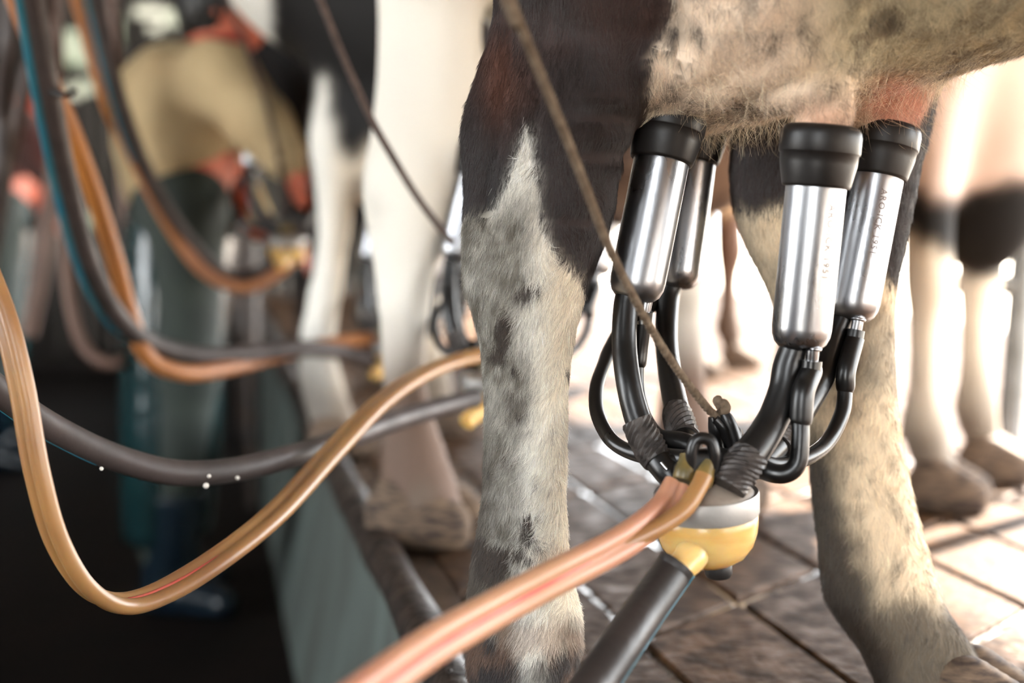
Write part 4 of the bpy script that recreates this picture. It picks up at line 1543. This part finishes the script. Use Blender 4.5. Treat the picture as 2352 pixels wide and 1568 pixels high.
hose('milk_hose', [(40, -400, 1.75), (62, -120, 1.8), (82, 40, 1.85), (108, 190, 1.9), (150, 400, 2.0), (200, 590, 2.1), (262, 715, 2.2), (340, 785, 2.3), (450, 815, 2.4), (570, 812, 2.5), (700, 800, 2.6), (800, 812, 2.7), (880, 840, 2.75)], .0155, M['hosegrey'],
     'grey hose with a teal stripe hanging from the upper left corner', stripe_off=(-.8, -.6, 0), w_=.008, span=(0, .55))
hose('air_hose', [(-60, -300, 1.9), (30, -20, 2.0), (90, 130, 2.05), (160, 290, 2.1), (215, 440, 2.15), (262, 590, 2.2), (298, 720, 2.25), (340, 820, 2.3), (420, 856, 2.35), (520, 846, 2.45), (640, 815, 2.6), (760, 790, 2.7), (880, 775, 2.78)], .0140, M['orange'],
     'orange tube hanging beside the teal striped grey hose', seg=16)
hose('milk_hose', [(190, -500, 2.6), (205, -100, 2.7), (232, 60, 2.75), (272, 220, 2.8), (330, 380, 2.9), (410, 520, 3.0), (500, 620, 3.1), (580, 630, 3.15), (650, 590, 3.15), (690, 560, 3.15)], .0150, M['hosegrey'],
     'dark hose looping past the khaki shirt to the worker\'s hands', stripe_off=(-.8, -.6, 0), w_=.006, span=(0, .45))
hose('air_hose', [(120, -500, 2.6), (160, -100, 2.7), (195, 60, 2.75), (240, 220, 2.8), (290, 330, 2.9), (390, 520, 3.0), (470, 625, 3.05), (560, 660, 3.1), (640, 625, 3.12), (700, 560, 3.15)], .0135, M['orange'],
     'orange brown tube looping below the worker\'s hands', seg=16)
tube('cable_tie', [(118, 212, 1.88), (150, 217, 1.86), (165, 214, 1.9), (172, 208, 2.0)], .004, M['rubber'], [o for o in C.objects if o.name.startswith('milk_hose')][2])
hose('milk_hose', [(30, -400, 2.4), (26, -50, 2.5), (20, 120, 2.5), (8, 260, 2.6), (0, 420, 2.6), (-40, 700, 2.7)], .0150, M['hosegrey'], 'grey hose hanging straight down at the left edge')
hose('air_hose', [(140, -300, 2.9), (110, 0, 3.0), (70, 150, 3.0), (40, 280, 3.0), (10, 420, 3.0), (-20, 600, 3.0)], .0150, M['brown'], 'brown tube slanting to the left edge')
hose('air_hose', [(150, 420, 3.2), (150, 540, 3.2), (160, 680, 3.2), (190, 790, 3.2), (250, 835, 3.2), (300, 800, 3.3), (310, 700, 3.4), (290, 500, 3.5), (270, 200, 3.5), (255, -100, 3.5)], .0140, M['pinkhose'], 'dull pink tube in a narrow hanging loop left of the worker', both=True)
hose('air_hose', [(120, -60, 3.6), (128, 160, 3.6), (126, 380, 3.6), (108, 520, 3.6), (92, 640, 3.6), (64, 770, 3.6)], .022, M['pinkhose'], 'pale thick tube hanging behind the others at far left')

# cords
def rope(lst, r, m, label):
    path = pxpath(lst, 24)
    n = len(path)
    t, A, B = frames(path[:, :3])
    V_, F_ = [], []
    L_ = np.concatenate([[0], np.cumsum(np.linalg.norm(np.diff(path[:, :3], axis=0), axis=1))])
    root = None
    for s_ in range(3):
        ph = 2 * math.pi * s_ / 3
        c = path[:, :3] + (A * np.cos(L_ * 420 + ph)[:, None] + B * np.sin(L_ * 420 + ph)[:, None]) * r * .42
        v, f = tube_geo(c, r * .62, 7)
        b0 = len(V_)
        V_ += [tuple(q) for q in v]
        F_ += [tuple(b0 + q for q in ff) for ff in f]
    o = obj('cord', V_, F_, m)
    d_ = path[0, :3] - path[6, :3]
    d_ /= d_[2]
    h_ = 2.79 - path[0, 2]
    e_ = path[0, :3] + np.array([d_[0] * .55, 0, 1]) * h_
    mid = path[0, :3] + np.array([d_[0] * .8, 0, 1]) * h_ * .4
    v, f = tube_geo(catmull([tuple(path[4, :3]), tuple(path[0, :3]), tuple(mid), tuple(e_)], 8), r, 10)
    obj('upper_run', v, f, m, o)
    return tag(o, label, 'cord')


r1 = rope([(1090, -180, .90), (1172, 0, .93), (1232, 150, .96), (1290, 290, .99), (1345, 430, 1.02), (1395, 560, 1.05), (1450, 672, 1.08), (1510, 780, 1.11), (1570, 868, 1.14), (1625, 938, 1.163), (1650, 958, 1.17)], .0036, M['rope'],
          'tan cord stretched down across the brown hock to the near cluster')
tube('knot', [(1650, 958, 1.17, .004), (1660, 936, 1.175, .0045), (1648, 920, 1.17, .0042), (1654, 912, 1.172, .002)], None, M['rope'], r1, seg=10)
tube('knot', [(1652, 945, 1.165, .003), (1668, 940, 1.168, .0038), (1662, 926, 1.172, .004), (1650, 934, 1.165, .003)], None, M['rope'], r1, seg=10)
rope([(670, -150, 1.72), (735, 0, 1.75), (788, 130, 1.78), (850, 268, 1.81), (905, 366, 1.84), (965, 462, 1.87), (1040, 560, 1.9)], .0052, M['ropedark'], 'dark cord crossing the white hind leg of the second cow')
rope([(490, -150, 2.9), (522, 0, 2.95), (560, 90, 3.0), (612, 240, 3.05), (650, 420, 3.1), (660, 500, 3.14)], .0065, M['ropedark'], 'dark cord hanging in front of the worker\'s shoulder')


# ------------------------------------------------------------------ people
def person(dx, dy, shirtm, label, detail=True):
    """bending milker; drawn at its place by P(), moved by dx, dy"""
    off = Vector((dx, dy, 0))
    p = lambda a, b, d: P(a, b, d) + off
    root = empty('person', (p(420, 1400, 3.36).x, p(420, 1400, 3.36).y, PITZ), label, 'person')
    lo, hi = p(240, 1420, 3.0), p(760, -140, 3.9)
    st = .011
    def F_():
        return Field(np.arange(lo.x - .05, hi.x + .05, st), np.arange(3.02 + dy, 3.78 + dy, st), np.arange(PITZ - .02, hi.z, st))
    hipR, hipL = p(415, 470, 3.30), p(415, 470, 3.50)
    knR, knL = p(425, 850, 3.27), p(400, 850, 3.52)
    anR, anL = p(382, 1330, 3.28), p(392, 1330, 3.50)
    toR, toL = p(520, 1388, 3.24), p(505, 1388, 3.50)
    chest, belly_ = p(440, 240, 3.40), p(425, 400, 3.40)
    neck = p(500, 118, 3.40)
    head = p(512, 18, 3.40)
    shR, shL = p(505, 170, 3.24), p(495, 170, 3.57)
    elR, elL = p(600, 285, 3.16), p(520, 400, 3.62)
    wrR, wrL = p(668, 378, 3.13), p(590, 525, 3.42)
    s = F_()
    s.cap(chest, .125, belly_, .115, .05, sq=(1, 1.35, 1))
    s.cap(chest + Vector((.03, 0, .06)), .10, neck, .06, .05, sq=(1, 1.3, 1))
    s.cap(neck, .052, head - Vector((.0, 0, .02)), .05, .02)
    s.ell(head, (.092, .076, .115), .02)
    s.ell(head + Vector((.055, 0, -.045)), (.045, .05, .055), .02)         # jaw
    s.cap(head + Vector((.090, 0, .0)), .010, head + Vector((.108, 0, -.022)), .013, .01)   # nose
    s.ell(head + Vector((.088, 0, -.055)), (.014, .022, .008), .006)       # lips
    for q in (-1, 1): s.ell(head + Vector((-.005, q * .078, -.005)), (.018, .008, .030), .008)
    for (h_, k_, a_, t_) in ((hipR, knR, anR, toR), (hipL, knL, anL, toL)):
        s.cap(h_, .095, k_, .062, .04)
        s.cap(k_, .060, a_, .042, .03)
        s.cap(a_ - Vector((0, 0, .03)), .04, t_ + Vector((-.03, 0, .012)), .03, .03)
    for (a_, b_, c_) in ((shR, elR, wrR), (shL, elL, wrL)):
        s.cap(a_, .062, b_, .044, .03)
        s.cap(b_, .042, c_, .027, .02)

    def hand(wr, dirv, side, curl):
        dirv = dirv.normalized()
        sd = side - dirv * side.dot(dirv)
        sd.normalize()
        nn = dirv.cross(sd)
        pc = wr + dirv * .045
        s.cap(wr + dirv * .015, .026, wr + dirv * .075, .034, .02, sq=(1, 1, 1))
        for i, (o_, ln) in enumerate(((-.030, .065), (-.010, .078), (.010, .074), (.029, .058))):
            b_ = wr + dirv * .085 + sd * o_
            m_ = b_ + dirv * ln * .5 + nn * curl * .4 * ln
            e_ = m_ + dirv * ln * .30 + nn * curl * ln * .7
            s.cap(b_, .0105, m_, .0095, .004)
            s.cap(m_, .0095, e_, .008, .004)
        b_ = wr + dirv * .03 - sd * .03
        m_ = b_ + dirv * .03 - sd * .03 + nn * curl * .02
        s.cap(b_, .013, m_, .011, .006)
        s.cap(m_, .011, m_ + dirv * .03 + nn * curl * .01, .009, .004)
    hand(wrR, Vector((.35, .1, -.7)), Vector((0, 1, .1)), 1.0)
    hand(wrL, Vector((.9, -.1, -.15)), Vector((0, 1, -.3)), -1.0)
    V_, Q_ = s.mesh()
    obj('body', smooth_v(V_, Q_, 1), Q_, M['skin'], root)
    # shirt: trunk and sleeves, cut at hem, cuffs and neck
    s = F_()
    s.cap(chest + Vector((-.035, 0, -.02)), .158, belly_ + Vector((-.005, 0, -.01)), .142, .06, sq=(1, 1.3, 1))
    s.cap(chest + Vector((.02, 0, .06)), .125, neck - Vector((.01, 0, .01)), .07, .05, sq=(1, 1.35, 1))
    for (a_, b_, c_) in ((shR, elR, wrR), (shL, elL, wrL)):
        s.cap(a_, .086, b_, .070, .04)
        s.cap(b_, .070, c_ + (b_ - c_) * .12, .052, .02)
    hem0, hem1 = p(345, 460, 3.4), p(570, 335, 3.4)
    hv = (hem1 - hem0).normalized()
    hn = Vector((-hv.z, 0, hv.x)) * -1
    armx = p(560, 300, 3.4).x
    s.cut(lambda X, Y, Z: np.where(X < armx, (X - hem0.x) * hn.x + (Z - hem0.z) * hn.z + 0 * Y, -1.0 + 0 * Y + 0 * Z))
    nv = (head - neck).normalized()
    s.cut(lambda X, Y, Z: (X - neck.x) * nv.x + (Y - neck.y) * nv.y + (Z - neck.z) * nv.z - .01)
    V_, Q_ = s.mesh()
    V_ = smooth_v(V_, Q_, 3)
    Nn = vnormals(V_, Q_)
    V_ = V_ + Nn * (.012 * (fbm(V_, 9, 2) - .5))[:, None]
    obj('shirt', V_, Q_, shirtm, root)
    # trousers
    s = F_()
    s.cap(p(420, 475, 3.4), .118, p(418, 510, 3.4), .118, .05, sq=(1, 1.3, 1))
    for (h_, k_, a_) in ((hipR, knR, anR), (hipL, knL, anL)):
        s.cap(h_, .108, k_, .078, .04)
        s.cap(k_, .078, a_ + Vector((0, 0, .06)), .060, .03)
    V_, Q_ = s.mesh()
    obj('trousers', smooth_v(V_, Q_, 2), Q_, M['trouser'], root)
    # long plastic apron wrapped round the front and side
    rows = []
    for (py, cx, rx, ry) in ((470, 420, .130, .17), (560, 410, .132, .18), (700, 402, .120, .185), (850, 398, .115, .19), (1000, 394, .112, .19), (1120, 392, .105, .19), (1222, 388, .098, .18)):
        q = p(cx, py, 3.39)
        rows.append((q, rx, ry))
    rw = catmull([tuple(q) + (a, b) for (q, a, b) in rows], 5)
    V_, F__ = [], []
    nseg = 48
    a0, a1 = math.radians(-150), math.radians(150)
    for layer, dr in ((0, 0.0), (1, -.004)):
        for i, r_ in enumerate(rw):
            for j in range(nseg + 1):
                th = a0 + (a1 - a0) * j / nseg
                fold = 1 + .035 * math.sin(th * 7 + i * .05) * (i / len(rw)) + .02 * math.sin(th * 3 + i * .12)
                V_.append((r_[0] + (r_[3] * fold + dr) * math.cos(th), r_[1] + (r_[4] * fold + dr) * math.sin(th), r_[2]))
    n1_ = nseg + 1
    L0 = len(rw) * n1_
    for i in range(len(rw) - 1):
        for j in range(nseg):
            a_, b_, c_, d_ = i * n1_ + j, i * n1_ + j + 1, (i + 1) * n1_ + j + 1, (i + 1) * n1_ + j
            F__.append((a_, d_, c_, b_))
            F__.append((L0 + a_, L0 + b_, L0 + c_, L0 + d_))
    for j in range(nseg):
        F__.append((j, j + 1, L0 + j + 1, L0 + j))
        e_ = (len(rw) - 1) * n1_ + j
        F__.append((e_ + 1, e_, L0 + e_, L0 + e_ + 1))
    obj('apron', V_, F__, M['apron'], root)
    # boots
    for (a_, k_, t_) in ((anR, knR, toR), (anL, knL, toL)):
        s = Field(np.arange(a_.x - .16, t_.x + .12, .009), np.arange(a_.y - .12, a_.y + .12, .009), np.arange(PITZ - .02, PITZ + .34, .009))
        s.cap(a_ - Vector((0, 0, .02)), .058, a_ + (k_ - a_) * .55, .076, .03)
        s.cap(Vector((a_.x, a_.y, PITZ + .045)), .058, Vector((t_.x - .02, t_.y, PITZ + .032)), .046, .03, sq=(1, .9, 1))
        s.cut(lambda X, Y, Z: PITZ + .004 - Z + 0 * X + 0 * Y)
        s.cut(lambda X, Y, Z: Z - (PITZ + .29) + 0 * X + 0 * Y)
        V_, Q_ = s.mesh()
        obj('boot', smooth_v(V_, Q_, 1), Q_, M['boot'], root)
    # hair cap, scarf
    s = Field(np.arange(head.x - .14, head.x + .14, .008), np.arange(head.y - .13, head.y + .13, .008), np.arange(head.z - .16, head.z + .17, .008))
    s.ell(head + Vector((-.014, 0, .016)), (.100, .088, .118), .01)
    s.cut(lambda X, Y, Z: (X - head.x - .052) * .8 - (Z - head.z - .03) * .5 + 0 * Y)
    V_, Q_ = s.mesh()
    Nn = vnormals(V_, Q_)
    obj('hair', V_ + Nn * (.008 * (fbm(V_, 60, 2) - .5))[:, None], Q_, M['hairb'], root)
    nk = neck + nv * .0
    pts = []
    for j in range(25):
        th = 2 * math.pi * j / 24
        pts.append((nk.x + .070 * math.cos(th), nk.y + .078 * math.sin(th), nk.z + .004 + .018 * math.cos(th)))
    V_, F__ = tube_geo(np.array(pts), .018, 10)
    obj('scarf', V_, F__, M['redcloth'], root)
    return root


person(0, 0, M['shirt'], 'person in khaki shirt and dark green apron bending to a cow')
person(-1.12, 1.9, M['shirt2'], 'person in dull red shirt and green apron farther back in the pit')

# ------------------------------------------------------------------ stall pipework
def pipe(name, p0, p1, r, m, label, parent=None, group=None):
    V_, F_ = tube_geo(np.array([p0, (np.array(p0) + np.array(p1)) / 2, p1]), r, 16)
    o = obj(name, V_, F_, m, parent, auto=50)
    if not parent: tag(o, label, 'pipe', group)
    return o


rr = empty('rump_rail', W(3.2, .12, 0), 'dark pipe rail on posts behind the farther cows', 'rail')
pipe('top_pipe', tuple(W(3.3, -.10, .98)), tuple(W(6.8, -.10, .98)), .022, M['frame'], '', rr)
pipe('lower_pipe', tuple(W(3.3, -.10, .74)), tuple(W(6.8, -.10, .74)), .020, M['frame'], '', rr)
for a in (3.35, 4.9, 6.6):
    pipe('post', tuple(W(a, -.10, PITZ)), tuple(W(a, -.10, 1.05)), .024, M['frame'], '', rr)
pf = P(2310, 1060, 2.75)
sf = empty('yard_fence', (pf.x, pf.y, -.03), 'pale metal yard fence post with a cross pipe at the right edge', 'fence')
pipe('post', (pf.x, pf.y, -.03), (pf.x + .07, pf.y, 1.3), .024, M['galv'], '', sf)
pl = P(2180, 650, 2.75)
pipe('cross_pipe', (pl.x, pl.y, pl.z), (pf.x + .4, pf.y, pl.z - .02), .02, M['galv'], '', sf)
pipe('post', (pf.x + .4, pf.y, -.03), (pf.x + .4, pf.y, 1.3), .024, M['galv'], '', sf)
# milk line overhead that the hoses hang from
ml = pipe('milk_line', tuple(W(-2.0, -.55, 1.75)), tuple(W(6.9, -.95, 1.75)), .03, M['galv'], 'overhead steel milk line above the pit')
# wooden lintel seen at the top between the cows
S.cycles.use_denoising = True
S.cycles.denoising_prefilter = 'ACCURATE'
